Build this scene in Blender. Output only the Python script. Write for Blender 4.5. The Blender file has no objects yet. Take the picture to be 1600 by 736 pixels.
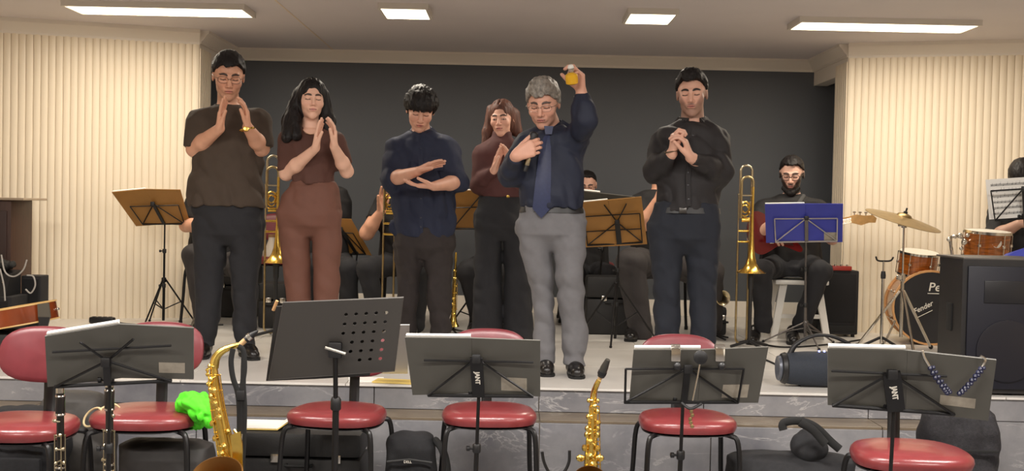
import bpy, bmesh, math, random
import numpy as np
from mathutils import Vector, Matrix

# ------------------------------------------------------------------ camera
SC = bpy.context.scene
COL = SC.collection
FPX = 1850.0
CAMZ = 1.40
cam_d = bpy.data.cameras.new('camera')
cam_d.sensor_width = 36.0
cam_d.lens = 36.0 * FPX / 1600.0
cam_d.clip_start = 0.05
cam = bpy.data.objects.new('camera', cam_d)
COL.objects.link(cam)
RM = Matrix.Rotation(math.radians(90 - 1.486), 3, 'X') @ Matrix.Rotation(math.radians(1.2), 3, 'Z')
cam.matrix_world = Matrix.Translation((0, 0, CAMZ)) @ RM.to_4x4()
SC.camera = cam


def P(px, py, Y):
    """world point on the vertical plane y=Y that the lens sees at a pixel"""
    v = RM @ Vector(((px - 800) / FPX, (368 - py) / FPX, -1))
    return Vector((0, 0, CAMZ)) + v * (Y / v.y)


# ------------------------------------------------------------------ world, lamps, exposure
SC.view_settings.view_transform = 'Standard'
SC.view_settings.look = 'None'
SC.view_settings.exposure = 0.0
SC.view_settings.gamma = 1.0
w = bpy.data.worlds.new('world')
SC.world = w
w.use_nodes = True
w.node_tree.nodes['Background'].inputs[0].default_value = (0.9, 0.8, 0.7, 1)
w.node_tree.nodes['Background'].inputs[1].default_value = 0.05

STAGE = 0.44
CEIL = 2.74
Y_EDGE, Y_CREAM, Y_BACK = 6.23, 9.5, 10.58
XL, XR = -2.53, 2.66


def lamp(x, y, sx, sy, power, col=(1.0, 0.80, 0.55)):
    l = bpy.data.lights.new('panel_lamp', 'AREA')
    l.shape = 'RECTANGLE'
    l.size, l.size_y = sx, sy
    l.energy = power
    l.color = col
    o = bpy.data.objects.new('panel_lamp', l)
    o.location = (x, y, CEIL - 0.035)
    COL.objects.link(o)
    return o


# the ceiling panels over the stage and those over the hall behind the camera
STAGE_PANELS = [(-2.50, 8.35, 1.22, 0.34, 27), (-0.765, 8.22, 0.30, 0.42, 15), (0.92, 8.22, 0.30, 0.42, 15), (2.58, 8.38, 1.22, 0.34, 27)]
HALL_PANELS = [(-2.5, 3.9, 1.22, 0.3, 86), (0.0, 3.9, 1.22, 0.3, 86), (2.5, 3.9, 1.22, 0.3, 86),
               (-2.5, 1.0, 1.22, 0.3, 86), (0.0, 1.0, 1.22, 0.3, 86), (2.5, 1.0, 1.22, 0.3, 86)]
for (x, y, sx, sy, pw) in STAGE_PANELS:
    lamp(x, y, sx * 0.96, sy * 0.92, pw, (1.0, 0.90, 0.77))
for (x, y, sx, sy, pw) in HALL_PANELS:
    lamp(x, y, sx * 0.96, sy * 0.92, pw, (1.0, 0.95, 0.90))


# ------------------------------------------------------------------ materials
def lin(c):
    return tuple(((v / 255) / 12.92 if v / 255 <= 0.04045 else ((v / 255 + 0.055) / 1.055) ** 2.4) for v in c) + (1.0,)


MATS = {}


def mat(name, rgb, rough=0.6, metal=0.0, var=0.0, scale=12.0, bump=0.0, bscale=None, attr=False, coat=0.0, emit=0.0, sheen=0.0, stretch=(1, 1, 1), spec=0.5):
    if name in MATS:
        return MATS[name]
    m = bpy.data.materials.new(name)
    m.use_nodes = True
    nt = m.node_tree
    b = nt.nodes['Principled BSDF']
    b.inputs['Roughness'].default_value = rough
    b.inputs['Metallic'].default_value = metal
    b.inputs['Specular IOR Level'].default_value = spec
    if coat:
        b.inputs['Coat Weight'].default_value = coat
        b.inputs['Coat Roughness'].default_value = 0.1
    if sheen:
        b.inputs['Sheen Weight'].default_value = sheen
    c = lin(rgb)
    b.inputs['Base Color'].default_value = c
    if emit:
        b.inputs['Emission Color'].default_value = c
        b.inputs['Emission Strength'].default_value = emit
    tc = nt.nodes.new('ShaderNodeTexCoord')
    mp = nt.nodes.new('ShaderNodeMapping')
    mp.inputs['Scale'].default_value = stretch
    nt.links.new(tc.outputs['Object'], mp.inputs[0])
    if attr:
        a = nt.nodes.new('ShaderNodeAttribute')
        a.attribute_name = 'Col'
        nt.links.new(a.outputs['Color'], b.inputs['Base Color'])
    elif var:
        n = nt.nodes.new('ShaderNodeTexNoise')
        n.inputs['Scale'].default_value = scale
        n.inputs['Detail'].default_value = 5
        r = nt.nodes.new('ShaderNodeValToRGB')
        r.color_ramp.elements[0].position = 0.3
        r.color_ramp.elements[1].position = 0.7
        r.color_ramp.elements[0].color = tuple(v * (1 - var) for v in c[:3]) + (1,)
        r.color_ramp.elements[1].color = tuple(min(1, v * (1 + var)) for v in c[:3]) + (1,)
        nt.links.new(mp.outputs[0], n.inputs['Vector'])
        nt.links.new(n.outputs['Fac'], r.inputs[0])
        nt.links.new(r.outputs[0], b.inputs['Base Color'])
    if bump:
        n2 = nt.nodes.new('ShaderNodeTexNoise')
        n2.inputs['Scale'].default_value = bscale or scale * 4
        n2.inputs['Detail'].default_value = 3
        bp = nt.nodes.new('ShaderNodeBump')
        bp.inputs['Strength'].default_value = bump
        bp.inputs['Distance'].default_value = 0.004
        nt.links.new(mp.outputs[0], n2.inputs['Vector'])
        nt.links.new(n2.outputs['Fac'], bp.inputs['Height'])
        nt.links.new(bp.outputs[0], b.inputs['Normal'])
    MATS[name] = m
    return m


def marble(name, base, dark, vein, rough=0.25):
    m = bpy.data.materials.new(name)
    m.use_nodes = True
    nt = m.node_tree
    L = nt.links.new
    b = nt.nodes['Principled BSDF']
    b.inputs['Roughness'].default_value = rough
    g = nt.nodes.new('ShaderNodeNewGeometry')
    n1 = nt.nodes.new('ShaderNodeTexNoise'); n1.inputs['Scale'].default_value = 2.2; n1.inputs['Detail'].default_value = 8
    n1.inputs['Roughness'].default_value = 0.62
    r1 = nt.nodes.new('ShaderNodeValToRGB')
    r1.color_ramp.elements[0].position = 0.34; r1.color_ramp.elements[0].color = lin(dark)
    r1.color_ramp.elements[1].position = 0.66; r1.color_ramp.elements[1].color = lin(base)
    mp = nt.nodes.new('ShaderNodeMapping'); mp.inputs['Rotation'].default_value = (0.3, 0.75, 0.2); mp.inputs['Scale'].default_value = (0.7, 1.0, 2.2)
    n2 = nt.nodes.new('ShaderNodeTexNoise'); n2.inputs['Scale'].default_value = 2.6; n2.inputs['Detail'].default_value = 9
    n2.inputs['Distortion'].default_value = 0.8; n2.inputs['Roughness'].default_value = 0.6
    s = nt.nodes.new('ShaderNodeMath'); s.operation = 'SUBTRACT'; s.inputs[1].default_value = 0.5
    a = nt.nodes.new('ShaderNodeMath'); a.operation = 'ABSOLUTE'
    r2 = nt.nodes.new('ShaderNodeValToRGB')
    r2.color_ramp.elements[0].position = 0.0; r2.color_ramp.elements[0].color = (0.5, 0.5, 0.5, 1)
    r2.color_ramp.elements[1].position = 0.014; r2.color_ramp.elements[1].color = (0, 0, 0, 1)
    n3 = nt.nodes.new('ShaderNodeTexNoise'); n3.inputs['Scale'].default_value = 3.3
    r3 = nt.nodes.new('ShaderNodeValToRGB'); r3.color_ramp.elements[0].position = 0.40; r3.color_ramp.elements[1].position = 0.60
    mu = nt.nodes.new('ShaderNodeMath'); mu.operation = 'MULTIPLY'
    mx = nt.nodes.new('ShaderNodeMix'); mx.data_type = 'RGBA'
    mx.inputs['B'].default_value = lin(vein)
    L(g.outputs['Position'], n1.inputs['Vector']); L(n1.outputs['Fac'], r1.inputs[0])
    L(g.outputs['Position'], mp.inputs[0]); L(mp.outputs[0], n2.inputs['Vector']); L(n2.outputs['Fac'], s.inputs[0]); L(s.outputs[0], a.inputs[0])
    L(a.outputs[0], r2.inputs[0]); L(g.outputs['Position'], n3.inputs['Vector']); L(n3.outputs['Fac'], r3.inputs[0])
    L(r2.outputs[0], mu.inputs[0]); L(r3.outputs[0], mu.inputs[1]); L(mu.outputs[0], mx.inputs['Factor'])
    L(r1.outputs[0], mx.inputs['A']); L(mx.outputs['Result'], b.inputs['Base Color'])
    MATS[name] = m
    return m


M_black = mat('black_plastic', (26, 26, 28), 0.45)
M_blackm = mat('black_metal', (24, 23, 24), 0.38, 0.3)
M_rubber = mat('rubber', (18, 18, 18), 0.8)
M_chrome = mat('chrome', (205, 200, 190), 0.18, 1.0)
M_brass = mat('lacquered_brass', (224, 186, 92), 0.22, 1.0, 0.12, 30)
M_brassd = mat('aged_brass', (178, 158, 116), 0.3, 1.0, 0.15, 30)
M_nickel = mat('nickel', (190, 178, 150), 0.25, 1.0)
M_white = mat('white_plastic', (225, 222, 215), 0.5)
M_paper = mat('paper', (240, 238, 232), 0.8)
M_vinyl = mat('burgundy_vinyl', (122, 48, 50), 0.28, 0, 0.08, 20, 0.15, 300, coat=0.25)
M_vinyl2 = mat('burgundy_vinyl_back', (112, 46, 52), 0.35, 0, 0.08, 20)
M_case = mat('black_case_cloth', (27, 27, 30), 0.85, 0, 0.2, 60, 0.4, 400)
M_case2 = mat('dark_case_shell', (30, 29, 29), 0.55, 0, 0.15, 40, 0.2, 300)
M_folder = mat('charcoal_folder', (84, 82, 76), 0.55, 0, 0.05, 8)
M_gold = mat('ochre_folder', (158, 112, 50), 0.5, 0, 0.08, 8)
M_blue = mat('blue_folder', (52, 60, 160), 0.45, 0, 0.06, 8)
M_sticker = mat('sticker', (158, 150, 136), 0.6, 0, 0.15, 40)
M_ink = mat('ink', (30, 30, 34), 0.7)
M_letter = mat('white_lettering', (235, 230, 218), 0.6)
M_skin = mat('skin', (220, 160, 130), 0.5, attr=True, bump=0.05, bscale=180)


# ------------------------------------------------------------------ object helpers
def tag(o, label=None, cat=None, group=None, kind=None):
    if label: o['label'] = label
    if cat: o['category'] = cat
    if group: o['group'] = group
    if kind: o['kind'] = kind
    return o


def empty(name, loc, label, cat, group=None):
    o = bpy.data.objects.new(name, None)
    o.empty_display_size = 0.1
    o.location = loc
    COL.objects.link(o)
    tag(o, label, cat, group)
    return o


def link_mesh(name, me, m, parent=None, smooth=False):
    o = bpy.data.objects.new(name, me)
    if m is not None and not me.materials:
        me.materials.append(m)
    COL.objects.link(o)
    if parent is not None:
        o.parent = parent
        off = Vector((0, 0, 0))
        q = parent
        while q is not None:
            off += q.location
            q = q.parent
        o.location = -off if not getattr(parent, '_loc', False) else (0, 0, 0)
    if smooth:
        me.polygons.foreach_set('use_smooth', [True] * len(me.polygons))
    return o


def frame(d):
    d = Vector(d).normalized()
    u = d.cross(Vector((0, 0, 1)))
    if u.length < 1e-3:
        u = Vector((1, 0, 0))
    u.normalize()
    return d, u, d.cross(u).normalized()


class MB:
    """collects solids in world coordinates, links them as one mesh object"""

    def __init__(s):
        s.v = []
        s.f = []

    def add(s, vs, fs):
        n = len(s.v)
        s.v += [tuple(v) for v in vs]
        s.f += [tuple(i + n for i in f) for f in fs]
        return s

    def box(s, c, size, R=None, bev=0.0):
        c = Vector(c)
        bm = bmesh.new()
        bmesh.ops.create_cube(bm, size=1)
        for v in bm.verts:
            v.co = Vector((v.co.x * size[0], v.co.y * size[1], v.co.z * size[2]))
        if bev:
            bmesh.ops.bevel(bm, geom=bm.edges[:], offset=bev, segments=2, affect='EDGES', profile=0.6)
        vs = [(R @ v.co if R is not None else v.co) + c for v in bm.verts]
        bm.verts.index_update()
        s.add(vs, [[v.index for v in f.verts] for f in bm.faces])
        bm.free()
        return s

    def slab(s, quad, th, toward=None):
        """solid from four corners; thickness is added along the quad normal"""
        q = [Vector(p) for p in quad]
        n = (q[1] - q[0]).cross(q[3] - q[0]).normalized()
        if toward is not None and n.dot(Vector(toward)) < 0:
            n = -n
        b = [p + n * th for p in q]
        s.add(q + b, [(0, 1, 2, 3), (7, 6, 5, 4), (0, 4, 5, 1), (1, 5, 6, 2), (2, 6, 7, 3), (3, 7, 4, 0)])
        return s

    def prism(s, pts, ext):
        n = len(pts)
        ext = Vector(ext)
        a = [Vector(p) for p in pts]
        b = [p + ext for p in a]
        s.add(a + b, [tuple(range(n))[::-1], tuple(range(n, 2 * n))] + [(i, (i + 1) % n, n + (i + 1) % n, n + i) for i in range(n)])
        return s

    def tube(s, pts, r, n=8, cap=True, closed=False, flat=None):
        pts = [Vector(p) for p in pts]
        m = len(pts)
        rs = r if isinstance(r, (list, tuple)) else [r] * m
        prev = None
        vs = []
        for i, p in enumerate(pts):
            if closed:
                d = pts[(i + 1) % m] - pts[i - 1]
            else:
                d = pts[min(i + 1, m - 1)] - pts[max(i - 1, 0)]
            d.normalize()
            if prev is None:
                _, u, w_ = frame(d)
            else:
                u = prev - d * prev.dot(d)
                u.normalize()
                w_ = d.cross(u)
            prev = u
            for k in range(n):
                a = 2 * math.pi * k / n
                e = u * math.cos(a) + w_ * math.sin(a)
                q = e * rs[i]
                if flat is not None:
                    fl = Vector(flat[0])
                    q -= fl * q.dot(fl) * (1 - flat[1])
                vs.append(p + q)
        fs = []
        for i in range(m if closed else m - 1):
            j = (i + 1) % m
            for k in range(n):
                k2 = (k + 1) % n
                fs.append((i * n + k, i * n + k2, j * n + k2, j * n + k))
        if cap and not closed:
            fs.append(tuple(range(n))[::-1])
            fs.append(tuple(range((m - 1) * n, m * n)))
        s.add(vs, fs)
        return s

    def lathe(s, prof, base, axis=(0, 0, 1), n=24, cap=True, sx=1.0):
        """prof = [(radius, height)] revolved about axis from base"""
        d, u, w_ = frame(axis)
        base = Vector(base)
        vs = []
        for (r, h) in prof:
            for k in range(n):
                a = 2 * math.pi * k / n
                vs.append(base + d * h + u * (math.cos(a) * r * sx) + w_ * (math.sin(a) * r))
        m = len(prof)
        fs = [(i * n + k, i * n + (k + 1) % n, (i + 1) * n + (k + 1) % n, (i + 1) * n + k) for i in range(m - 1) for k in range(n)]
        if cap:
            fs.append(tuple(range(n))[::-1])
            fs.append(tuple(range((m - 1) * n, m * n)))
        s.add(vs, fs)
        return s

    def ball(s, c, r, n=12, sc=(1, 1, 1)):
        c = Vector(c)
        k = n // 2
        pr = [(max(1e-4, math.sin(math.pi * i / k)) * r, -math.cos(math.pi * i / k) * r) for i in range(k + 1)]
        vs = []
        for (rr, h) in pr:
            for j in range(n):
                a = 2 * math.pi * j / n
                vs.append(c + Vector((math.cos(a) * rr * sc[0], math.sin(a) * rr * sc[1], h * sc[2])))
        fs = [(i * n + j, i * n + (j + 1) % n, (i + 1) * n + (j + 1) % n, (i + 1) * n + j) for i in range(k) for j in range(n)]
        s.add(vs, fs)
        return s

    def build(s, name, m, parent=None, smooth=True, label=None):
        me = bpy.data.meshes.new(name)
        me.from_pydata(s.v, [], s.f)
        me.validate()
        bm = bmesh.new()
        bm.from_mesh(me)
        bmesh.ops.recalc_face_normals(bm, faces=bm.faces[:])
        bm.to_mesh(me)
        bm.free()
        o = link_mesh(name, me, m, parent)
        if smooth:
            me.polygons.foreach_set('use_smooth', [True] * len(me.polygons))
            me.set_sharp_from_angle(angle=math.radians(38))
        if label:
            o['label'] = label
        return o


def clone(o, parent=None, loc=None):
    c = o.copy()
    COL.objects.link(c)
    if parent is not None:
        c.parent = parent
    if loc is not None:
        c.location = loc
    for ch in [q for q in bpy.data.objects if q.parent == o]:
        clone(ch, c)
    return c


def arc(c, r, a0, a1, n, ux, uy):
    c, ux, uy = Vector(c), Vector(ux), Vector(uy)
    return [c + ux * (r * math.cos(a0 + (a1 - a0) * i / n)) + uy * (r * math.sin(a0 + (a1 - a0) * i / n)) for i in range(n + 1)]


def smooth_path(pts, n=6):
    pts = [Vector(p) for p in pts]
    q = [pts[0] * 2 - pts[1]] + pts + [pts[-1] * 2 - pts[-2]]
    out = []
    for i in range(1, len(q) - 2):
        for k in range(n):
            t = k / n
            a, b, c, d = q[i - 1], q[i], q[i + 1], q[i + 2]
            out.append(0.5 * ((2 * b) + (c - a) * t + (2 * a - 5 * b + 4 * c - d) * t * t + (3 * b - a - 3 * c + d) * t ** 3))
    out.append(pts[-1])
    return out


_font = None


def text(s, name, loc, ux, uy, height, m, parent, shear=0.0, depth=0.0015, bold=0.0, sx=1.0):
    cu = bpy.data.curves.new('t', 'FONT')
    cu.body = s
    cu.size = 1.0
    cu.shear = shear
    cu.offset = bold
    cu.extrude = 0.5
    cu.resolution_u = 3
    cu.align_x = 'CENTER'
    cu.align_y = 'CENTER'
    to = bpy.data.objects.new('t', cu)
    COL.objects.link(to)
    dg = bpy.context.evaluated_depsgraph_get()
    dg.update()
    me = bpy.data.meshes.new_from_object(to.evaluated_get(dg))
    bpy.data.objects.remove(to)
    ux, uy = Vector(ux).normalized(), Vector(uy).normalized()
    n = ux.cross(uy)
    loc = Vector(loc)
    for v in me.vertices:
        c = v.co
        v.co = loc + ux * (c.x * height * sx) + uy * (c.y * height) + n * (c.z * depth)
    me.materials.clear()
    me.name = name
    return link_mesh(name, me, m, parent)


# ------------------------------------------------------------------ the setting
M_stagef = mat('pale_porcelain', (216, 212, 206), 0.25, 0, 0.05, 3)
M_grout = mat('grout', (140, 130, 120), 0.9)
M_marble = marble('grey_marble', (142, 141, 143), (106, 106, 112), (200, 197, 194))
M_tread = marble('tread_stone', (120, 106, 88), (92, 82, 70), (160, 150, 136), 0.35)
M_cream = mat('cream_panel', (242, 228, 204), 0.45, 0, 0.02, 2)
M_creamd = mat('cream_backing', (232, 214, 186), 0.7)
M_crown = mat('crown_plaster', (238, 230, 218), 0.6)
M_ceil = mat('ceiling_paint', (222, 216, 216), 0.8, 0, 0.02, 2)
M_dark = mat('charcoal_paint', (84, 87, 92), 0.55, 0, 0.03, 2)
M_hall = mat('hall_wall_paint', (214, 198, 176), 0.8)
M_flr = marble('hall_floor_stone', (120, 118, 118), (98, 96, 98), (150, 148, 146), 0.35)


def struct(name, mb, m, parent=None, smooth=False):
    o = mb.build(name, m, parent, smooth)
    if parent is None:
        o['kind'] = 'structure'
    return o


HX = 5.2
struct('floor', MB().box((0, 1.5, -0.05), (2 * HX, 13, 0.1)), M_flr)
ceiling = struct('ceiling', MB().box((0, 4.0, CEIL + 0.05), (2 * HX + 0.4, 15.4, 0.1)), M_ceil)
struct('seam_strip', MB().box((-1.62, 8.0, CEIL - 0.001), (0.008, 5.0, 0.004)), M_creamd, ceiling)
struct('wall_rear', MB().box((0, -3.6, 1.37), (2 * HX + 0.4, 0.1, 2.8)), M_hall)
struct('wall_side_left', MB().box((-HX - 0.05, 2.4, 1.37), (0.1, 12.2, 2.8)), M_hall)
struct('wall_side_right', MB().box((HX + 0.05, 2.4, 1.37), (0.1, 12.2, 2.8)), M_hall)

# stage: core, floor tiles, marble riser slabs, tread and lower riser
core = MB().box((0, (Y_EDGE + 0.02 + 11.0) / 2, (STAGE - 0.012) / 2), (2 * HX, 11.0 - Y_EDGE - 0.02, STAGE - 0.012))
core.box(((-HX + 2.41) / 2 , 6.12, (0.31 - 0.012) / 2), (HX + 2.41, 0.26, 0.31 - 0.012))
stage = struct('stage_floor', core, M_grout)
TW = 0.87
x0 = -0.71 - TW * 6
# top tiles share one mesh
tile_me = None
for i in range(13):
    for j in range(6):
        yc = Y_EDGE - 0.02 + TW * (j + 0.5)
        xc = x0 + TW * (i + 0.5) - 0.15
        if xc - TW / 2 > HX or xc + TW / 2 < -HX:
            continue
        if tile_me is None:
            t = MB().box((0, 0, 0), (TW - 0.004, TW - 0.004, 0.012), bev=0.0015).build('tile', M_stagef, stage, False)
            tile_me = t.data
        else:
            t = bpy.data.objects.new('tile', tile_me)
            COL.objects.link(t)
            t.parent = stage
        t.location = (xc, yc, STAGE - 0.006)
rtile = None
for i in range(12):
    xc = x0 + TW * (i + 0.5)
    XS = 2.42      # the step stops here
    for (z0, z1, yy, lim) in ((0.312, STAGE - 0.013, Y_EDGE + 0.005, 0), (0.003, 0.297, 5.985, 1), (0.003, 0.308, Y_EDGE + 0.005, 2)):
        xa, xb = xc - TW / 2 + 0.0025, xc + TW / 2 - 0.0025
        if lim == 1:
            xb = min(xb, XS)
        if lim == 2:
            xa = max(xa, XS + 0.01)
        if xb - xa < 0.02:
            continue
        MB().box(((xa + xb) / 2, yy, (z0 + z1) / 2), (xb - xa, 0.022, z1 - z0), bev=0.002).build('marble_panel', M_marble, stage, False)
        if lim == 1:
            MB().box(((xa + xb) / 2, 6.10, 0.31 - 0.006), (xb - xa, 0.235, 0.014), bev=0.002).build('tread_slab', M_tread, stage, False)

# back wall and the niche
wb = struct('wall_back', MB().box((0, Y_BACK + 0.05, 1.6), (8.6, 0.1, 2.4)), M_dark)
struct('baseboard_back', MB().box((0.06, Y_BACK - 0.008, STAGE + 0.07), (7.4, 0.016, 0.14)), M_crown)


def crown(name, a, b, nrm, h=0.115):
    a, b, nrm = Vector(a), Vector(b), Vector(nrm)
    pr = [(0, 0), (0.012, 0), (0.016, 0.02), (0.03, 0.03), (0.062, 0.075), (0.075, 0.085), (0.078, h), (0, h)]
    z = CEIL - h
    pts = [a + nrm * o + Vector((0, 0, z + q - a.z)) for (o, q) in pr]
    m = MB().prism(pts, b - a)
    o = m.build(name, M_crown, None, True)
    o['kind'] = 'structure'
    return o


def fluted_wall(name, side):
    sx = -1 if side == 'left' else 1
    xi = XL if side == 'left' else XR
    A = Vector((xi, Y_CREAM, 0))
    B = Vector((sx * (HX + 0.02), Y_CREAM - (HX - abs(xi)) * 0.33, 0))
    u = (B - A).normalized()
    n = Vector((u.y, -u.x, 0))
    if n.y > 0:
        n = -n
    Lw = (B - A).length
    z0, z1 = STAGE, CEIL - 0.11
    mb = MB().slab([A, B, B + Vector((0, 0, CEIL)), A + Vector((0, 0, CEIL))], 0.12, toward=-n)
    wl = struct(name, mb, M_creamd)
    pitch = 0.0535
    k = int(Lw / pitch)
    me = None
    ang = math.atan2(u.y, u.x)
    for i in range(k):
        c = A + u * (pitch * (i + 0.5))
        if me is None:
            prof = [(-0.0255, 0), (-0.0255, 0.007), (-0.020, 0.0115), (0, 0.0125), (0.020, 0.0115), (0.0255, 0.007), (0.0255, 0)]
            pts = [Vector((a, -b, z0)) for a, b in prof]
            o = MB().prism(pts, (0, 0, z1 - z0)).build('slat', M_cream, wl, True)
            me = o.data
        else:
            o = bpy.data.objects.new('slat', me)
            COL.objects.link(o)
            o.parent = wl
        o.location = c + n * 0.0005
        o.rotation_euler = (0, 0, ang if n.dot(Vector((math.sin(ang), -math.cos(ang), 0))) > 0 else ang + math.pi)
    crown('trim_1' if side == 'left' else 'trim_2', Vector((A.x, A.y, 0)) , B, n)
    return wl


fluted_wall('wall_left', 'left')
fluted_wall('wall_right', 'right')
for sx, xi, nm in ((-1, XL, 'left'), (1, XR, 'right')):
    # niche cheek, header over the side opening, the dark recess beside it
    mb = MB().box((xi + sx * 0.06, (Y_CREAM + 9.88) / 2 + 0.01, CEIL / 2), (0.12, 9.88 - Y_CREAM - 0.02, CEIL))
    mb.box((xi + sx * 0.06, (9.88 + Y_BACK) / 2, (2.515 + CEIL) / 2), (0.12, Y_BACK - 9.88, CEIL - 2.515))
    ck = struct('wall_niche_' + nm, mb, M_crown)
    for i in range(6):
        MB().box((xi - sx * 0.005, 9.53 + i * 0.056, (STAGE + 2.6) / 2), (0.012, 0.048, 2.6 - STAGE), bev=0.003).build('slat', M_cream, ck, False)
    crown('trim_%d' % (3 if sx < 0 else 4), (xi, Y_CREAM, 0), (xi, Y_BACK, 0), (-sx, 0, 0), 0.105)
    struct('wall_recess_' + nm, MB().box((xi + sx * 0.75, 10.2, 1.4), (0.06, 0.76, 2.7)), M_dark)
crown('trim_5', (XL, Y_BACK, 0), (XR, Y_BACK, 0), (0, -1, 0), 0.105)

# ceiling panels
M_glow = mat('panel_diffuser', (255, 238, 200), 0.5, emit=5.0)
M_frame = mat('panel_frame', (222, 216, 206), 0.5)


def ceiling_light(x, y, sx, sy, label):
    t = empty('ceiling_light', (x, y, CEIL), label, 'ceiling light')
    m = MB()
    e = 0.02
    for (cx, cy, ax, ay) in ((x, y - sy / 2 - e / 2, sx + 2 * e, e), (x, y + sy / 2 + e / 2, sx + 2 * e, e), (x - sx / 2 - e / 2, y, e, sy), (x + sx / 2 + e / 2, y, e, sy)):
        m.box((cx, cy, CEIL - 0.02), (ax, ay, 0.04))
    m.build('frame', M_frame, t, False)
    MB().box((x, y, CEIL - 0.017), (sx, sy, 0.03)).build('diffuser', M_glow, t, False)


for (x, y, sx, sy, pw), lb in zip(STAGE_PANELS, ('long rectangular ceiling panel lit above the left fluted wall', 'small square lit ceiling panel above the man with the fringe',
                                                 'small square lit ceiling panel near the man in the black shirt', 'long rectangular ceiling panel lit above the drum kit')):
    ceiling_light(x, y, sx, sy, lb)
for (x, y, sx, sy, pw) in HALL_PANELS:
    MB().box((x, y, CEIL - 0.012), (sx, sy, 0.02)).build('light_panel', M_glow, ceiling, False)


# ------------------------------------------------------------------ people: distance-field bodies meshed with surface nets
def sl(ax, lo, hi):
    a = int(np.searchsorted(ax, lo)); b = int(np.searchsorted(ax, hi))
    return slice(max(0, a - 1), min(len(ax), b + 1))


def axis(lo, hi, coarse, fine):
    out = [lo]
    while out[-1] < hi:
        p = out[-1]
        st = coarse
        for (a, b, h) in fine:
            if a <= p < b:
                st = min(st, h)
            elif p < a < p + st:
                st = min(st, max(h, a - p))
        out.append(p + st)
    return np.array(out, np.float32)


_rng = np.random.RandomState(7)
_LAT = _rng.rand(32, 32, 32).astype(np.float32) * 2 - 1


def noise3(X, Y, Z):
    X, Y, Z = np.broadcast_arrays(X, Y, Z)
    def sp(a):
        i = np.floor(a).astype(np.int32)
        f = a - i
        return i & 31, (i + 1) & 31, f * f * (3 - 2 * f)
    x0_, x1, fx = sp(X); y0, y1, fy = sp(Y); z0, z1, fz = sp(Z)
    L = _LAT
    a = L[x0_, y0, z0] * (1 - fx) + L[x1, y0, z0] * fx
    b = L[x0_, y1, z0] * (1 - fx) + L[x1, y1, z0] * fx
    c = L[x0_, y0, z1] * (1 - fx) + L[x1, y0, z1] * fx
    d = L[x0_, y1, z1] * (1 - fx) + L[x1, y1, z1] * fx
    return (a * (1 - fy) + b * fy) * (1 - fz) + (c * (1 - fy) + d * fy) * fz


def smin(a, b, k):
    if k <= 0:
        return np.minimum(a, b)
    h = np.maximum(k - np.abs(a - b), 0) / k
    return np.minimum(a, b) - h * h * k * 0.25


def smax(a, b, k):
    return -smin(-a, -b, k)


class Cone:
    def __init__(s, a, b, ra, rb, cap=False, k=0.012):
        s.a, s.b, s.ra, s.rb, s.cap, s.k = Vector(a), Vector(b), ra, rb, cap, k
        r = max(ra, rb)
        s.lo = [min(s.a[i], s.b[i]) - r for i in range(3)]
        s.hi = [max(s.a[i], s.b[i]) + r for i in range(3)]

    def __call__(s, X, Y, Z):
        ba = s.b - s.a
        L2 = ba.dot(ba) + 1e-9
        px, py, pz = X - s.a.x, Y - s.a.y, Z - s.a.z
        traw = (px * ba.x + py * ba.y + pz * ba.z) / L2
        t = np.clip(traw, 0, 1)
        d = np.sqrt((px - t * ba.x) ** 2 + (py - t * ba.y) ** 2 + (pz - t * ba.z) ** 2) - (s.ra + (s.rb - s.ra) * t)
        if s.cap:
            d = np.maximum(d, (traw - 1) * math.sqrt(L2))
        return d


class Ell:
    def __init__(s, c, r, R=None, k=0.012):
        s.c, s.r, s.R, s.k = Vector(c), r, R, k
        m = max(r)
        s.lo = [s.c[i] - m for i in range(3)]
        s.hi = [s.c[i] + m for i in range(3)]

    def __call__(s, X, Y, Z):
        px, py, pz = X - s.c.x, Y - s.c.y, Z - s.c.z
        if s.R is not None:
            T = s.R.transposed()
            px, py, pz = (T[0][0] * px + T[0][1] * py + T[0][2] * pz, T[1][0] * px + T[1][1] * py + T[1][2] * pz, T[2][0] * px + T[2][1] * py + T[2][2] * pz)
        k0 = np.sqrt((px / s.r[0]) ** 2 + (py / s.r[1]) ** 2 + (pz / s.r[2]) ** 2)
        k1 = np.sqrt((px / s.r[0] ** 2) ** 2 + (py / s.r[1] ** 2) ** 2 + (pz / s.r[2] ** 2) ** 2) + 1e-6
        return k0 * (k0 - 1) / k1


class Loft:
    """stack of ellipses: rows (z, cx, cy, rx, ry)"""
    def __init__(s, rows, k=0.02, shrink=0.0, n=2.3):
        rows = sorted(rows)
        s.rows = np.array(rows, np.float32)
        s.rows[:, 3:] = np.maximum(s.rows[:, 3:] - shrink, 0.012)
        if shrink:
            s.rows[0, 0] += 0.02
            s.rows[-1, 0] -= 0.01
        s.k, s.n = k, n
        q = s.rows
        s.lo = [float((q[:, 1] - q[:, 3]).min()), float((q[:, 2] - q[:, 4]).min()), float(q[0, 0])]
        s.hi = [float((q[:, 1] + q[:, 3]).max()), float((q[:, 2] + q[:, 4]).max()), float(q[-1, 0])]

    def __call__(s, X, Y, Z):
        q = s.rows
        z = np.asarray(Z)
        cx, cy, rx, ry = (np.interp(z, q[:, 0], q[:, i]).astype(np.float32) for i in (1, 2, 3, 4))
        e = (np.abs((X - cx) / rx) ** s.n + np.abs((Y - cy) / ry) ** s.n + 1e-9) ** (1 / s.n)
        d = (e - 1) * np.minimum(rx, ry) * 0.85
        return smax(np.maximum(d, q[0, 0] - Z), Z - q[-1, 0], 0.015)


class Fn:
    def __init__(s, f, lo, hi, k=0.012):
        s.f, s.lo, s.hi, s.k = f, lo, hi, k

    def __call__(s, X, Y, Z):
        return s.f(X, Y, Z)


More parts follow.
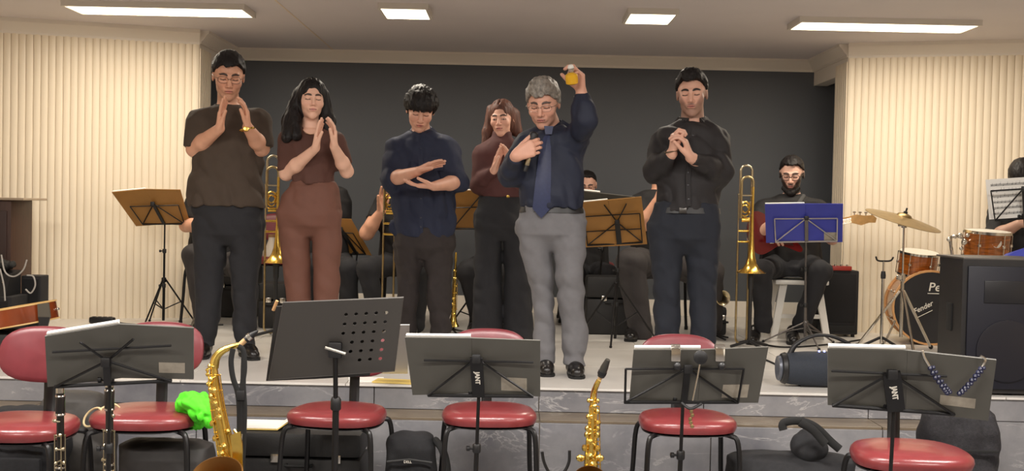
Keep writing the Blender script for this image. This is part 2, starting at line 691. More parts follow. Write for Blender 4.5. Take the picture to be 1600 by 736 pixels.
class Field:
    def __init__(s, prims, coarse, fine=((), (), ()), pad=0.03):
        lo = [min(p.lo[i] for p in prims) - pad for i in range(3)]
        hi = [max(p.hi[i] for p in prims) + pad for i in range(3)]
        s.ax = [axis(lo[i], hi[i], coarse, fine[i]) for i in range(3)]
        s.F = np.full([len(a) for a in s.ax], 0.1, np.float32)
        for p in prims:
            s.add(p)

    def grid(s, lo, hi, m=0.0):
        sx, sy, sz = (sl(s.ax[i], lo[i] - m, hi[i] + m) for i in range(3))
        return (sx, sy, sz), s.ax[0][sx][:, None, None], s.ax[1][sy][None, :, None], s.ax[2][sz][None, None, :]

    def add(s, p):
        S, X, Y, Z = s.grid(p.lo, p.hi, p.k + 0.03)
        s.F[S] = smin(s.F[S], p(X, Y, Z), p.k)

    def cut(s, p, k=0.004):
        S, X, Y, Z = s.grid(p.lo, p.hi, k + 0.03)
        s.F[S] = smax(s.F[S], -p(X, Y, Z), k)

    def all(s):
        return s.ax[0][:, None, None], s.ax[1][None, :, None], s.ax[2][None, None, :]

    def wrinkle(s, amp, fx, fz, seed=0, fy=None):
        X, Y, Z = s.all()
        near = np.abs(s.F) < 0.03
        i, j, k = np.nonzero(near)
        x, y, z = s.ax[0][i], s.ax[1][j], s.ax[2][k]
        n = noise3(x * fx + seed, y * (fy or fx) + 3.3, z * fz + (x + y) * fx * 0.4)
        n2 = noise3(x * fx * 2.1 + 9 + seed, y * fx * 2.1, z * fz * 2.2 + x * fx)
        s.F[i, j, k] += amp * (np.abs(n) * -1.4 + 0.45 + n2 * 0.4)

    def mesh(s, name, m, parent=None, color=None):
        F = s.F
        xs, ys, zs = s.ax
        F[0], F[-1] = 0.05, 0.05
        F[:, 0], F[:, -1] = 0.05, 0.05
        F[:, :, 0], F[:, :, -1] = 0.05, 0.05
        I = F < 0
        cnt = np.zeros([n - 1 for n in F.shape], np.int8)
        for a in (0, 1):
            for b in (0, 1):
                for c in (0, 1):
                    cnt += I[a:F.shape[0] - 1 + a, b:F.shape[1] - 1 + b, c:F.shape[2] - 1 + c]
        act = (cnt > 0) & (cnt < 8)
        ci, cj, ck = np.nonzero(act)
        idx = np.full(act.shape, -1, np.int32)
        idx[ci, cj, ck] = np.arange(len(ci))
        acc = np.zeros((len(ci), 3), np.float64)
        num = np.zeros(len(ci))
        cor = [(a, b, c) for a in (0, 1) for b in (0, 1) for c in (0, 1)]
        for p in cor:
            for q in cor:
                if p < q and sum(abs(p[i] - q[i]) for i in range(3)) == 1:
                    f0 = F[ci + p[0], cj + p[1], ck + p[2]].astype(np.float64)
                    f1 = F[ci + q[0], cj + q[1], ck + q[2]].astype(np.float64)
                    m_ = (f0 < 0) != (f1 < 0)
                    t = np.where(m_, f0 / np.where(m_, f0 - f1, 1), 0)
                    for d_, (ax, cc) in enumerate(((xs, ci), (ys, cj), (zs, ck))):
                        a0, a1 = ax[cc + p[d_]], ax[cc + q[d_]]
                        acc[:, d_] += np.where(m_, a0 + (a1 - a0) * t, 0)
                    num += m_
        V = acc / num[:, None]
        faces = []
        for d_ in range(3):
            A = [slice(None)] * 3; B = [slice(None)] * 3
            A[d_] = slice(0, -1); B[d_] = slice(1, None)
            ch = I[tuple(A)] != I[tuple(B)]
            i, j, k = np.nonzero(ch)
            e = [i, j, k]
            o1, o2 = [(1, 2), (2, 0), (0, 1)][d_]
            def cell(a, b):
                q = [e[0], e[1], e[2]]
                q[o1] = q[o1] - a
                q[o2] = q[o2] - b
                return idx[q[0], q[1], q[2]]
            Q = np.stack([cell(0, 0), cell(1, 0), cell(1, 1), cell(0, 1)], 1)
            ins = I[e[0], e[1], e[2]]
            Q = np.where(ins[:, None], Q, Q[:, ::-1])
            faces.append(Q)
        Q = np.concatenate(faces)
        Q = Q[(Q >= 0).all(1)]
        me = bpy.data.meshes.new(name)
        me.vertices.add(len(V)); me.loops.add(len(Q) * 4); me.polygons.add(len(Q))
        me.vertices.foreach_set('co', V.astype(np.float32).ravel())
        me.loops.foreach_set('vertex_index', Q.astype(np.int32).ravel())
        me.polygons.foreach_set('loop_start', np.arange(len(Q), dtype=np.int32) * 4)
        me.update(calc_edges=True)
        me.polygons.foreach_set('use_smooth', np.ones(len(Q), bool))
        if color is not None:
            c = color(V)
            at = me.color_attributes.new('Col', 'FLOAT_COLOR', 'POINT')
            at.data.foreach_set('color', np.concatenate([c, np.ones((len(c), 1))], 1).astype(np.float32).ravel())
        o = link_mesh(name, me, m, parent)
        return o


# ---- head in its own frame (x to the picture's right, -y forward, z up)
def head_sdf(x, y, z, female=False):
    E = lambda c, r: Ell(c, r)(x, y, z)
    C = lambda a, b, ra, rb: Cone(a, b, ra, rb)(x, y, z)
    jw = 0.9 if female else 1.0
    d = E((0, 0.014, 0.036), (0.074, 0.094, 0.086))
    d = smin(d, E((0, -0.022, -0.012), (0.063 * (0.97 if female else 1), 0.070, 0.088)), 0.03)
    d = smin(d, E((0, -0.022, -0.062), (0.054 * jw, 0.058, 0.045)), 0.025)
    d = smin(d, E((0, -0.066, -0.094), (0.026 * jw, 0.022, 0.022)), 0.022)
    for s_ in (-1, 1):
        d = smin(d, E((s_ * 0.038, -0.062, -0.022), (0.026, 0.024, 0.024)), 0.022)
        d = smin(d, C((s_ * 0.010, -0.088, 0.026), (s_ * 0.040, -0.076, 0.028), 0.0085, 0.007), 0.012)
        d = smax(d, -E((s_ * 0.031, -0.100, 0.008), (0.019, 0.021, 0.0125)), 0.012)
        d = smin(d, E((s_ * 0.031, -0.0745, 0.007), (0.0165, 0.0135, 0.0125)), 0.003)
        d = smin(d, C((s_ * 0.020, -0.0885, 0.0135), (s_ * 0.042, -0.0805, 0.0135), 0.004, 0.003), 0.004)
    d = smin(d, C((0, -0.086, 0.022), (0, -0.112, -0.024), 0.0075, 0.0115), 0.010)
    for s_ in (-1, 1):
        d = smin(d, E((s_ * 0.013, -0.099, -0.030), (0.0085, 0.010, 0.0075)), 0.006)
        d = smax(d, -E((s_ * 0.0065, -0.106, -0.0385), (0.0035, 0.005, 0.0035)), 0.002)
    d = smin(d, E((0, -0.084, -0.054), (0.030, 0.016, 0.020)), 0.014)
    d = smin(d, E((0, -0.0965, -0.0515), (0.021, 0.0075, 0.0052)), 0.004)
    d = smin(d, E((0, -0.0950, -0.0625), (0.018, 0.0080, 0.0062)), 0.004)
    d = smax(d, -E((0, -0.104, -0.0568), (0.022, 0.006, 0.0013)), 0.002)
    # philtrum shade under the lower lip
    d = smax(d, -E((0, -0.100, -0.0745), (0.016, 0.010, 0.005)), 0.008)
    for s_ in (-1, 1):
        ear = E((s_ * 0.078, 0.012, 0.0), (0.008, 0.019, 0.031))
        ear = smax(ear, -E((s_ * 0.087, 0.008, 0.002), (0.006, 0.010, 0.019)), 0.004)
        d = smin(d, ear, 0.008)
    return d


def head_color(h, opt, skin):
    """own colours of the face: brows, lips, lash lines, beard"""
    x, y, z = h[:, 0], h[:, 1], h[:, 2]
    c = np.tile(np.array(skin), (len(x), 1))
    front = y < -0.02
    ax_ = np.abs(x)
    def mix(mask, col):
        nonlocal c
        m = np.clip(mask, 0, 1)[:, None]
        c = c * (1 - m) + np.array(col) * m
    # warm cheeks and nose
    mix(front * np.exp(-((ax_ - 0.04) ** 2 + (z + 0.025) ** 2) / 0.0005) * 0.22, (0.62, 0.20, 0.13))
    mix(front * np.exp(-(x ** 2 + (z + 0.026) ** 2) / 0.00025) * 0.2, (0.62, 0.22, 0.15))
    lip = front * (y < -0.075) * np.clip(1.5 - np.sqrt((x / 0.022) ** 2 + ((z + 0.057) / 0.0105) ** 2) * 1.25, 0, 1)
    mix(lip * opt.get('lipw', 0.8), opt.get('lip', (0.50, 0.13, 0.11)))
    mix(front * (ax_ < 0.021) * (np.abs(z + 0.0568) < 0.0024) * 0.85, (0.10, 0.03, 0.03))
    br = opt.get('brow', (0.02, 0.012, 0.01))
    bz = 0.0275 + 0.004 * np.cos((ax_ - 0.03) * 90) * 1.0
    th = np.interp(ax_, [0.008, 0.014, 0.03, 0.048, 0.054], [0, 0.0062, 0.0060, 0.0045, 0])
    mix(front * np.clip((th - np.abs(z - bz)) / 0.0016 + 0.5, 0, 1) * (th > 0) * opt.get('browd', 0.95), br)
    # lash line of the lowered lid and the soft shade of make-up over it
    lz = -0.0005 + opt.get('lashz', 0.0) - 0.22 * np.maximum(0, 0.011 - np.abs(ax_ - 0.031)) + 0.003
    lm = front * (np.abs(ax_ - 0.031) < 0.0155) * np.clip((0.0034 - np.abs(z - lz)) / 0.0012, 0, 1)
    mix(lm * 0.9, (0.025, 0.015, 0.012))
    if opt.get('open'):
        em = front * np.clip(1.4 - np.sqrt(((ax_ - 0.031) / 0.0125) ** 2 + ((z - 0.0045) / 0.0042) ** 2) * 1.2, 0, 1)
        mix(em, (0.6, 0.55, 0.5))
        mix(front * (((ax_ - 0.031) ** 2 + (z - 0.0045) ** 2) < 0.0048 ** 2), (0.02, 0.012, 0.01))
    bd = opt.get('beard', 0)
    if bd:
        jl = np.clip((-(z) - 0.030 + np.clip((ax_ - 0.030) * 1.6, -0.03, 0.06)) / 0.018, 0, 1)
        side = np.clip((ax_ - 0.054) / 0.012, 0, 1) * np.clip((0.016 - z) / 0.01, 0, 1)
        m = np.maximum(jl , side) * np.clip((0.028 - y) / 0.015, 0, 1)
        m = m * (1 - np.clip(lip * 1.6, 0, 1))
        m = m * (1 - 0.9 * np.exp(-((x / 0.030) ** 4 + ((z + 0.026) / 0.0115) ** 4)))
        mix(m * bd, opt.get('beardc', (0.02, 0.014, 0.012)))
    ms = opt.get('moustache', 0)
    if ms:
        mix(front * (y < -0.07) * np.clip(1.5 - np.sqrt((x / 0.026) ** 2 + ((z + 0.0435 + ax_ * 0.2) / 0.006) ** 2) * 1.3, 0, 1) * ms, opt.get('beardc', (0.02, 0.014, 0.012)))
    return c


def rot(yaw=0, pitch=0, roll=0):
    """yaw + = face turns to the picture's right, pitch + = looks down, roll + = head leans to the picture's right"""
    return Matrix.Rotation(math.radians(yaw), 3, 'Z') @ Matrix.Rotation(math.radians(pitch), 3, 'X') @ Matrix.Rotation(math.radians(roll), 3, 'Y')


def hand_prims(wr, f, n, side, curl=0.3, spread=0.12, thumb=(0.55, 0.75, 0.25), sc=1.0, curls=None, tcurl=0.3):
    """wrist, finger direction, palm normal, side (+1: thumb along n x f), curl per joint"""
    f = Vector(f).normalized()
    n = Vector(n)
    n = (n - f * n.dot(f)).normalized()
    t = n.cross(f) * side
    wr = Vector(wr)
    out = []
    offs = [0.031, 0.011, -0.010, -0.030]
    plen = [0.092, 0.096, 0.090, 0.082]
    flen = [(0.040, 0.025, 0.020), (0.045, 0.028, 0.021), (0.041, 0.026, 0.020), (0.032, 0.020, 0.018)]
    rad = [0.0092, 0.0095, 0.0090, 0.0078]
    for i in range(4):
        k = wr + (f * plen[i] + t * offs[i]) * sc
        out.append(Cone(wr + t * offs[i] * 0.55 * sc + f * 0.012 * sc, k, 0.0155 * sc, 0.0125 * sc, k=0.014))
        c0 = curls[i] if curls else curl
        ang = 0
        p = k
        lat = t * (offs[i] / 0.031) * spread
        for j, L in enumerate(flen[i]):
            ang += c0 * (0.8, 1.1, 0.8)[j]
            d = (f * math.cos(ang) + n * math.sin(ang) + lat * math.cos(ang)).normalized()
            q = p + d * L * sc
            r0 = rad[i] * sc * (1, 0.95, 0.9)[j]
            out.append(Cone(p, q, r0, r0 * 0.93, k=0.0025 if j else 0.006))
            p = q
    b = wr + (f * 0.022 + t * 0.022 + n * 0.008) * sc
    d0 = (f * thumb[0] + t * thumb[1] + n * thumb[2]).normalized()
    m = b + d0 * 0.042 * sc
    d1 = (d0 + f * tcurl).normalized()
    e = m + d1 * 0.034 * sc
    g = e + (d1 + f * tcurl * 0.5 + n * 0.1).normalized() * 0.027 * sc
    out += [Cone(b, m, 0.0165 * sc, 0.0125 * sc, k=0.012), Cone(m, e, 0.0115 * sc, 0.0105 * sc, k=0.003), Cone(e, g, 0.0105 * sc, 0.009 * sc, k=0.002)]
    return out


def seg(a, b, ra, rb, cap=False, k=0.02):
    return Cone(a, b, ra, rb, cap, k)


SKIN = (0.71, 0.37, 0.24)


def rows_at(Y, rows, ratio=0.62, dmax=0.15, dy=0.0):
    """rows: (py, xl, xr[, ry[, dy]]) in photo pixels on the plane Y"""
    out = []
    for r in rows:
        a, b = P(r[1], r[0], Y), P(r[2], r[0], Y)
        rx = (b - a).length / 2
        c = (a + b) / 2
        ry = r[3] if len(r) > 3 and r[3] else min(dmax, rx * ratio)
        out.append((c.z, c.x, Y + dy + (r[4] if len(r) > 4 else 0), rx, ry))
    return out


def person(label, Y, head, neck, torso=None, arms=(), legs=(), shirt=None, pants=None, pelvis=None, segs=(), hair=None, shoes=(), face=None,
           skin=SKIN, shirt_amp=0.004, pant_amp=0.005, female=False, group=None, collar=None, arm_scale=1.0, coarse=0.014, body_legs=True,
           base=None, shirt_name='shirt', pants_name='trousers', hem=None, skirt_top=None, neck_r=0.056, scoop=None, wr_f=(11, 8)):
    face = face or {}
    J = lambda q: P(q[0], q[1], Y + (q[2] if len(q) > 2 else 0))
    base = base or J((neck[0][0], neck[0][1], 0))
    root = empty('person', (base[0], Y, STAGE), label, 'person', group)
    hs = head['s']
    HC = J(head['p'])
    HR = rot(head.get('yaw', 0) + math.degrees(math.atan((800 - head['p'][0]) / FPX)), head.get('pitch', 0), head.get('roll', 0))
    HT = HR.transposed()

    def local(x, y, z):
        a, b, c = x - HC.x, y - HC.y, z - HC.z
        return tuple((HT[i][0] * a + HT[i][1] * b + HT[i][2] * c) / hs for i in range(3))
    R = 0.15 * hs
    head_p = Fn(lambda X, Yy, Z: head_sdf(*local(X, Yy, Z), female=female) * hs, [HC[i] - R for i in range(3)], [HC[i] + R for i in range(3)], 0.018)
    prims = []
    shirt_p, pants_p = [], []
    tl = rows_at(Y, torso) if torso else None
    if tl:
        shirt_p.append(Loft(tl))
        prims.append(Loft(tl, shrink=0.022))
    nb = J(neck[0])
    nt = HC + HR @ Vector((0, 0.028, -0.055)) * hs
    prims.append(Cone(nb, nt, neck_r * 1.12, neck_r, k=0.03))
    fine = [[], [], []]
    fine_h = head.get('res', 0.0034)
    for i in range(3):
        fine[i].append((HC[i] - R * 0.95, HC[i] + R * 0.95, fine_h))
    for a in arms:
        sh, el, wr = J(a['sh']), J(a['el']), J(a['wr'])
        rs = a.get('r', (0.052, 0.042, 0.036, 0.026))
        prims += [seg(sh, el, rs[0], rs[1], k=0.03), seg(el, el + (wr - el) * 0.35, rs[1], rs[2] * 1.12, k=0.02), seg(el + (wr - el) * 0.35, wr, rs[2] * 1.12, rs[3], k=0.02)]
        so = a.get('sl', 0.014)
        ks = a.get('k', 0.06)
        e = a.get('end', ('fore', 0.95))
        if e[0] == 'upper':
            shirt_p += [seg(sh, sh + (el - sh) * e[1], rs[0] + so, rs[1] + so + a.get('flare', 0.004), cap=True, k=ks)]
        else:
            mid = el + (wr - el) * 0.35
            shirt_p.append(seg(sh, el, rs[0] + so, rs[1] + so, k=ks))
            if e[1] <= 0.35:
                t_ = e[1] / 0.35
                shirt_p.append(seg(el, el + (wr - el) * e[1], rs[1] + so, (rs[1] * (1 - t_) + rs[2] * 1.12 * t_) + so, cap=True, k=0.02))
            else:
                shirt_p += [seg(el, mid, rs[1] + so, rs[2] * 1.12 + so, k=0.02), seg(mid, el + (wr - el) * e[1], rs[2] * 1.12 + so, rs[2] * 1.12 * (1 - e[1]) + rs[3] * e[1] + so * 0.6, cap=True, k=0.02)]
        if a.get('hand'):
            h = dict(a['hand'])
            if 'tip' in h:
                h['f'] = J(h.pop('tip')) - wr
            hp = hand_prims(wr, h['f'], h['n'], h.get('side', 1), h.get('curl', 0.3), h.get('spread', 0.12), h.get('thumb', (0.55, 0.75, 0.25)), h.get('sc', 1.05), h.get('curls'), h.get('tcurl', 0.3))
            prims += hp
            for i in range(3):
                fine[i].append((min(q.lo[i] for q in hp) - 0.004, max(q.hi[i] for q in hp) + 0.004, 0.0038))
    pl = rows_at(Y, pelvis, 0.66, 0.15) if pelvis else None
    if pl:
        pants_p.append(Loft(pl))
        prims.append(Loft(pl, shrink=0.025))
    for lg in legs:
        rws = rows_at(Y, lg, 0.95, 0.13)
        q_ = min(rws)
        rws.append((STAGE + 0.052, q_[1], q_[2] - 0.01, q_[3] * 0.98 + 0.002, q_[4] + 0.012))
        pants_p.append(Loft(rws, k=0.015, n=2.1))
        rb = [(z, cx, cy, max(0.03, rx - 0.03), max(0.03, ry - 0.03)) for (z, cx, cy, rx, ry) in rws]
        zm = min(q[0] for q in rb)
        q0 = min(rb)
        prims.append(Loft(rb, k=0.015, n=2.0))
        prims.append(Cone((q0[1], q0[2] , max(STAGE + 0.06, zm)), (q0[1], q0[2], STAGE + 0.05), 0.034, 0.034))
    for (a, b, ra, rb, *rest) in segs:
        pants_p.append(Cone(J(a), J(b), ra, rb, k=0.03))
        if rest and rest[0]:
            e_ = J(b)
            pants_p.append(Cone(e_, (e_.x, e_.y + 0.01, STAGE + 0.075), rb, rb * 0.98, cap=True, k=0.03))
        prims.append(Cone(J(a), J(b), ra - 0.018, rb - 0.018, k=0.03))
    prims.append(head_p)
    sd = abs(hash(label)) % 17 if False else (len(label) * 7 + int(Y * 100)) % 23

    f = Field(prims, coarse, fine)
    hopt = dict(face)

    def colr(V):
        c = np.tile(np.array(skin), (len(V), 1))
        lx, ly, lz = local(V[:, 0], V[:, 1], V[:, 2])
        h = np.stack([lx, ly, lz], 1)
        hm = (np.abs(lx) < 0.11) & (np.abs(ly) < 0.13) & (lz > -0.125) & (lz < 0.15)
        hc = head_color(h, hopt, skin)
        c[hm] = hc[hm]
        n = noise3(V[:, 0] * 40, V[:, 1] * 40, V[:, 2] * 40)[:, None]
        return c * (1 + 0.05 * n)
    body = f.mesh('body', M_skin, root, colr)
    # shirt and trousers
    if shirt_p:
        f = Field(shirt_p, 0.0085)
        f.wrinkle(shirt_amp * 2.1, *wr_f, seed=sd)
        if hem:
            pass
        if collar != 'turtle':
            f.cut(Cone(nb + Vector((0, 0, -0.015)), nb + (nt - nb) * 1.6, neck_r * 1.22, neck_r * 1.4), 0.006)
        if scoop:
            f.cut(Ell(J(scoop[:3]), scoop[3]), 0.006)
        so_ = f.mesh(shirt_name, shirt, root)
    if pants_p:
        f = Field(pants_p, 0.009)
        f.wrinkle(pant_amp * 1.7, 9, 9, seed=sd + 5)
        f.mesh(pants_name, pants, root)
    for s_ in shoes:
        heel, toe = J(s_[0]), J(s_[1])
        heel.z = toe.z = STAGE + 0.0
        d = (toe - heel).normalized()
        k = Matrix.Rotation(math.atan2(d.x, -d.y), 3, 'Z')
        L = (toe - heel).length
        u = Vector((0, 0, 1))
        pr = [Cone(heel + u * 0.040, heel + u * 0.085, 0.042, 0.040), Cone(heel + u * 0.045, heel + d * L * 0.55 + u * 0.038, 0.040, 0.042, k=0.03),
              Cone(heel + d * L * 0.55 + u * 0.036, toe - d * 0.03 + u * 0.030, 0.046, 0.036, k=0.02)]
        f = Field(pr, 0.0065)
        X, Yy, Z = f.all()
        f.F = smax(f.F, (STAGE + 0.006) - Z + X * 0 + Yy * 0, 0.003)
        so = f.mesh('shoe', MATS['shoe_leather'], root)
        m = MB()
        pts = []
        side = d.cross(u)
        for (t, wd) in ((-0.04, 0.022), (-0.03, 0.036), (0.02, 0.042), (L * 0.5, 0.046), (L * 0.8, 0.047), (L - 0.01, 0.036), (L + 0.004, 0.018)):
            pts.append((t, wd))
        poly = [heel + d * t + side * w_ for t, w_ in pts] + [heel + d * t - side * w_ for t, w_ in reversed(pts)]
        poly = [Vector((p.x, p.y, STAGE + 0.0005)) for p in poly]
        m.prism(poly, (0, 0, 0.014)).build('sole', M_rubber, so, False)
    # hair
    if hair:
        hair_mesh(hair, local, HC, HR, hs, root, J, sd)
    root['_n'] = 0
    del root['_n']
    info = dict(root=root, HC=HC, HR=HR, hs=hs, J=J, nb=nb, nt=nt, tl=tl, pl=pl, body=body, neck_r=neck_r)
    return info


def hair_mesh(hair, local, HC, HR, hs, root, J, sd):
    st = hair['style']
    vol = hair.get('vol', 0.012)
    ext = 0.20 * hs
    W = lambda p: HC + HR @ (Vector(p) * hs)
    strands = hair.get('strands', ())
    sp = [Cone(J(a), J(b), ra, rb, k=0.03) for (a, b, ra, rb) in strands]
    lo = [min([HC[i] - ext * 0.85] + [q.lo[i] for q in sp]) for i in range(3)]
    hi = [max([HC[i] + ext * 0.85] + [q.hi[i] for q in sp]) for i in range(3)]
    dummy = Fn(None, lo, hi)
    f = Field.__new__(Field)
    f.ax = [axis(lo[i], hi[i], 0.0045, ()) for i in range(3)]
    X, Y, Z = f.all()
    x, y, z = (a.astype(np.float32) for a in local(X, Y, Z))
    E = lambda c, r: Ell(c, r)(x, y, z)
    if st == 'long':
        d = E((0, 0.018, 0.040), (0.082 + vol * 0.4, 0.101, 0.096 + vol * 0.4))
        d = smin(d, E((0, 0.040, -0.02), (0.086, 0.075, 0.10)), 0.03)
    else:
        d = Ell((0, 0.016, 0.036), (0.078 + vol * 0.45, 0.099 + vol * 0.35, 0.089 + vol * 0.8))(x, y, z)
        d = smin(d, E((0, -0.01, 0.062), (0.066 + vol * 0.5, 0.085 + vol * 0.3, 0.050 + vol * 0.9)), 0.02)
        if hair.get('quiff'):
            d = smin(d, E((0, -0.045, 0.105 + hair['quiff'] * 0.4), (0.052, 0.042, 0.026 + hair['quiff'])), 0.03)
        if hair.get('mop'):
            d = smin(d, E((0, -0.015, 0.060), (0.097, 0.094, 0.070)), 0.03)
            d = smin(d, E((0, -0.066, 0.056), (0.064, 0.042, 0.036)), 0.02)
    if st == 'long':
        # face opening with centre parting
        d = smax(d, -E((0.0, -0.115, -0.012), (hair.get('open', 0.056), 0.085, 0.092)), 0.012)
        d = smax(d, -E((0.0, -0.150, -0.10), (0.052, 0.11, 0.12)), 0.02)
        d = smax(d, 0.0085 - np.abs(x) * 0.8 - np.maximum(0, 0.10 - z) * 0 - 0.006 - np.clip((0.118 - z) * 0.2, 0, 0.01), 0.006)
        k = 0.024
        for q in sp:
            d = smin(d, q(X, Y, Z), k)
        # keep clear of the face
        d = smax(d, -E((0.0, -0.090, -0.03), (0.050, 0.075, 0.085)), 0.01)
    else:
        fr = hair.get('line', 0.078)
        line = fr + np.interp(y, [-0.12, -0.075, -0.045, 0.0, 0.03, 0.06, 0.12], [0.0, 0.0, -0.022, -0.055, -0.075, -0.115, -0.150])
        tm = hair.get('temple', 0.0)
        corner = np.exp(-((np.abs(x) - 0.045) / 0.014) ** 2) * np.clip((-0.03 - y) / 0.03, 0, 1)
        line = line + corner * (0.010 - tm)
        if hair.get('side'):
            line = line + hair['side'] * x
        nz = noise3(x * 90 + 3, y * 60, z * 10 + sd) * hair.get('ragged', 0.006) + noise3(x * 220 + 3, y * 160, z * 20 + sd) * 0.005
        d = smax(d, line + nz - z, 0.006)
        for q in sp:
            d = smin(d, q(X, Y, Z), 0.02)
    am = hair.get('amp', 0.0035)
    d = d * hs
    near = np.abs(d) < 0.03
    i, j, k_ = np.nonzero(near)
    lx, ly, lz = x[i, j, k_] , y[i, j, k_], z[i, j, k_]
    ang = np.arctan2(ly - 0.01, lx)
    if st == 'long':
        n = noise3(lx * 75 + 5, ly * 75, lz * 9 + sd) + 0.5 * noise3(lx * 150, ly * 150 + 3, lz * 14)
    else:
        n = noise3(lx * 85 + lz * 25, ly * 32 + 4, lz * 40 + sd) + 0.5 * noise3(lx * 150, ly * 60 + 3, lz * 90)
    d[i, j, k_] += am * n
    f.F = d.astype(np.float32)
    hp = f.mesh('hair', hair['mat'], root)
    return hp


def at_head(info, p):
    return info['HC'] + info['HR'] @ (Vector(p) * info['hs'])


def glasses(info, col, parent=None, half=False, lens=True, r=0.0012, w=0.024, h=0.017):
    m = MB()
    g = lambda x, y, z: at_head(info, (x, y, z))
    for s_ in (-1, 1):
        pts = []
        for i in range(20):
            a = 2 * math.pi * i / 20
            cx, cz = math.cos(a), math.sin(a)
            n = (abs(cx) ** 3 + abs(cz) ** 3) ** (-1 / 3)
            xx, zz = cx * n * w, cz * n * h
            pts.append(g(s_ * 0.032 + xx, -0.103 + abs(s_ * 0.032 + xx) ** 2 * 3.0, 0.004 + zz))
        if half:
            m.tube(pts[:11], r)
            m.tube(pts[10:] + pts[:1], r * 0.6)
        else:
            m.tube(pts, r, closed=True, cap=False)
        m.tube([g(s_ * 0.055, -0.093, 0.010), g(s_ * 0.074, -0.075, 0.010), g(s_ * 0.080, -0.02, 0.008), g(s_ * 0.083, 0.012, 0.006)], r * 1.1)
    m.tube([g(-0.009, -0.103, 0.007), g(0, -0.106, 0.010), g(0.009, -0.103, 0.007)], r)
    o = m.build('glasses', col, info['root'])
    return o


def collar(info, m, open_=0.3, h=0.036, r=0.066, flap=0.055, stand=True):
    """shirt collar: a band round the neck and two folded points"""
    nb, nt = info['nb'], info['nt']
    ax_ = (nt - nb).normalized()
    fw = Vector((0, -1, 0))
    fw = (fw - ax_ * fw.dot(ax_)).normalized()
    rt = ax_.cross(fw)
    r0 = info['neck_r'] * 1.18
    c0 = nb + ax_ * 0.012
    mb = MB()
    n = 22
    inner, outer = [], []
    vs = []
    for i in range(n + 1):
        a = open_ + (2 * math.pi - 2 * open_) * i / n
        e = fw * math.cos(a) + rt * math.sin(a)
        hh = h * (0.72 + 0.28 * (1 - math.cos(a)) / 2)
        for (rr, zz) in ((r0 + 0.004, -0.02), (r0, hh), (r0 + 0.006, hh + 0.002), (r0 + 0.020, 0.0), (r0 + 0.016, -0.014)):
            vs.append(c0 + e * rr + ax_ * zz)
    fs = []
    for i in range(n):
        for k in range(5):
            k2 = (k + 1) % 5
            fs.append((i * 5 + k, i * 5 + k2, (i + 1) * 5 + k2, (i + 1) * 5 + k))
    fs += [(0, 1, 2, 3, 4), tuple(n * 5 + q for q in (4, 3, 2, 1, 0))]
    mb.add(vs, fs)
    for s_ in (-1, 1):
        a = open_ * s_
        e = fw * math.cos(a) + rt * math.sin(a)
        a2 = (open_ + 1.15) * s_
        e2 = fw * math.cos(a2) + rt * math.sin(a2)
        p1 = c0 + e * (r0 + 0.006) + ax_ * h * 0.72
        p2 = c0 + e2 * (r0 + 0.010) + ax_ * h * 0.85
        p3 = c0 + e2 * (r0 + 0.040) - ax_ * 0.006
        p4 = c0 + (fw * math.cos(a + 0.35 * s_) + rt * math.sin(a + 0.35 * s_)) * (r0 + 0.050) - ax_ * flap * 0.75
        mb.slab([p1, p2, p3, p4], 0.004, toward=fw)
    return mb.build('collar', m, info['root'])


def band(info, rows, z, hgt, m, name, off=0.006, parent=None):
    """a belt round a loft at height z"""
    q = np.array(sorted(rows))
    mb = MB()
    n = 40
    vs = []
    for zz in (z - hgt / 2, z + hgt / 2):
        cx, cy, rx, ry = (float(np.interp(zz, q[:, 0], q[:, i])) for i in (1, 2, 3, 4))
        for o_ in (off, off - 0.012):
            for k in range(n):
                a = 2 * math.pi * k / n
                c, s_ = math.cos(a), math.sin(a)
                e = (abs(c) ** 2.3 + abs(s_) ** 2.3) ** (-1 / 2.3)
                vs.append((cx + c * e * (rx + o_), cy + s_ * e * (ry + o_), zz))
    fs = []
    for k in range(n):
        k2 = (k + 1) % n
        fs += [(k, k2, 2 * n + k2, 2 * n + k), (n + k, 3 * n + k, 3 * n + k2, n + k2), (k, n + k, n + k2, k2), (2 * n + k, 2 * n + k2, 3 * n + k2, 3 * n + k)]
    mb.add(vs, fs)
    return mb.build(name, m, parent or info['root'])


def front_of(rows, px_point, out=0.004):
    """point on the front of a loft at the given world x,z"""
    q = np.array(sorted(rows))
    z = px_point[2]
    cx, cy, rx, ry = (float(np.interp(z, q[:, 0], q[:, i])) for i in (1, 2, 3, 4))
    t = min(0.98, abs(px_point[0] - cx) / rx)
    return Vector((px_point[0], cy - ry * (1 - t ** 2.3) ** (1 / 2.3) - out, z))


def placket(info, m, btn, px_pts, rows, nbtn=6, w=0.014):
    J = info['J']
    pts = [front_of(rows, J(q), 0.001) for q in px_pts]
    pts = smooth_path(pts, 4)
    mb = MB()
    for i in range(len(pts) - 1):
        a, b = pts[i], pts[i + 1]
        mb.slab([a + Vector((-w, 0.004, 0)), a + Vector((w, 0.004, 0)), b + Vector((w, 0.004, 0)), b + Vector((-w, 0.004, 0))], 0.0065, toward=(0, -1, 0))
    o = mb.build('placket', m, info['root'])
    for i in range(nbtn):
        p = pts[int((i + 0.5) / nbtn * (len(pts) - 1))]
        MB().lathe([(0.0055, 0), (0.0055, 0.002), (0.003, 0.003)], p + Vector((0, -0.0015, 0)), (0, -1, 0), 10).build('button', btn, o)
    return o


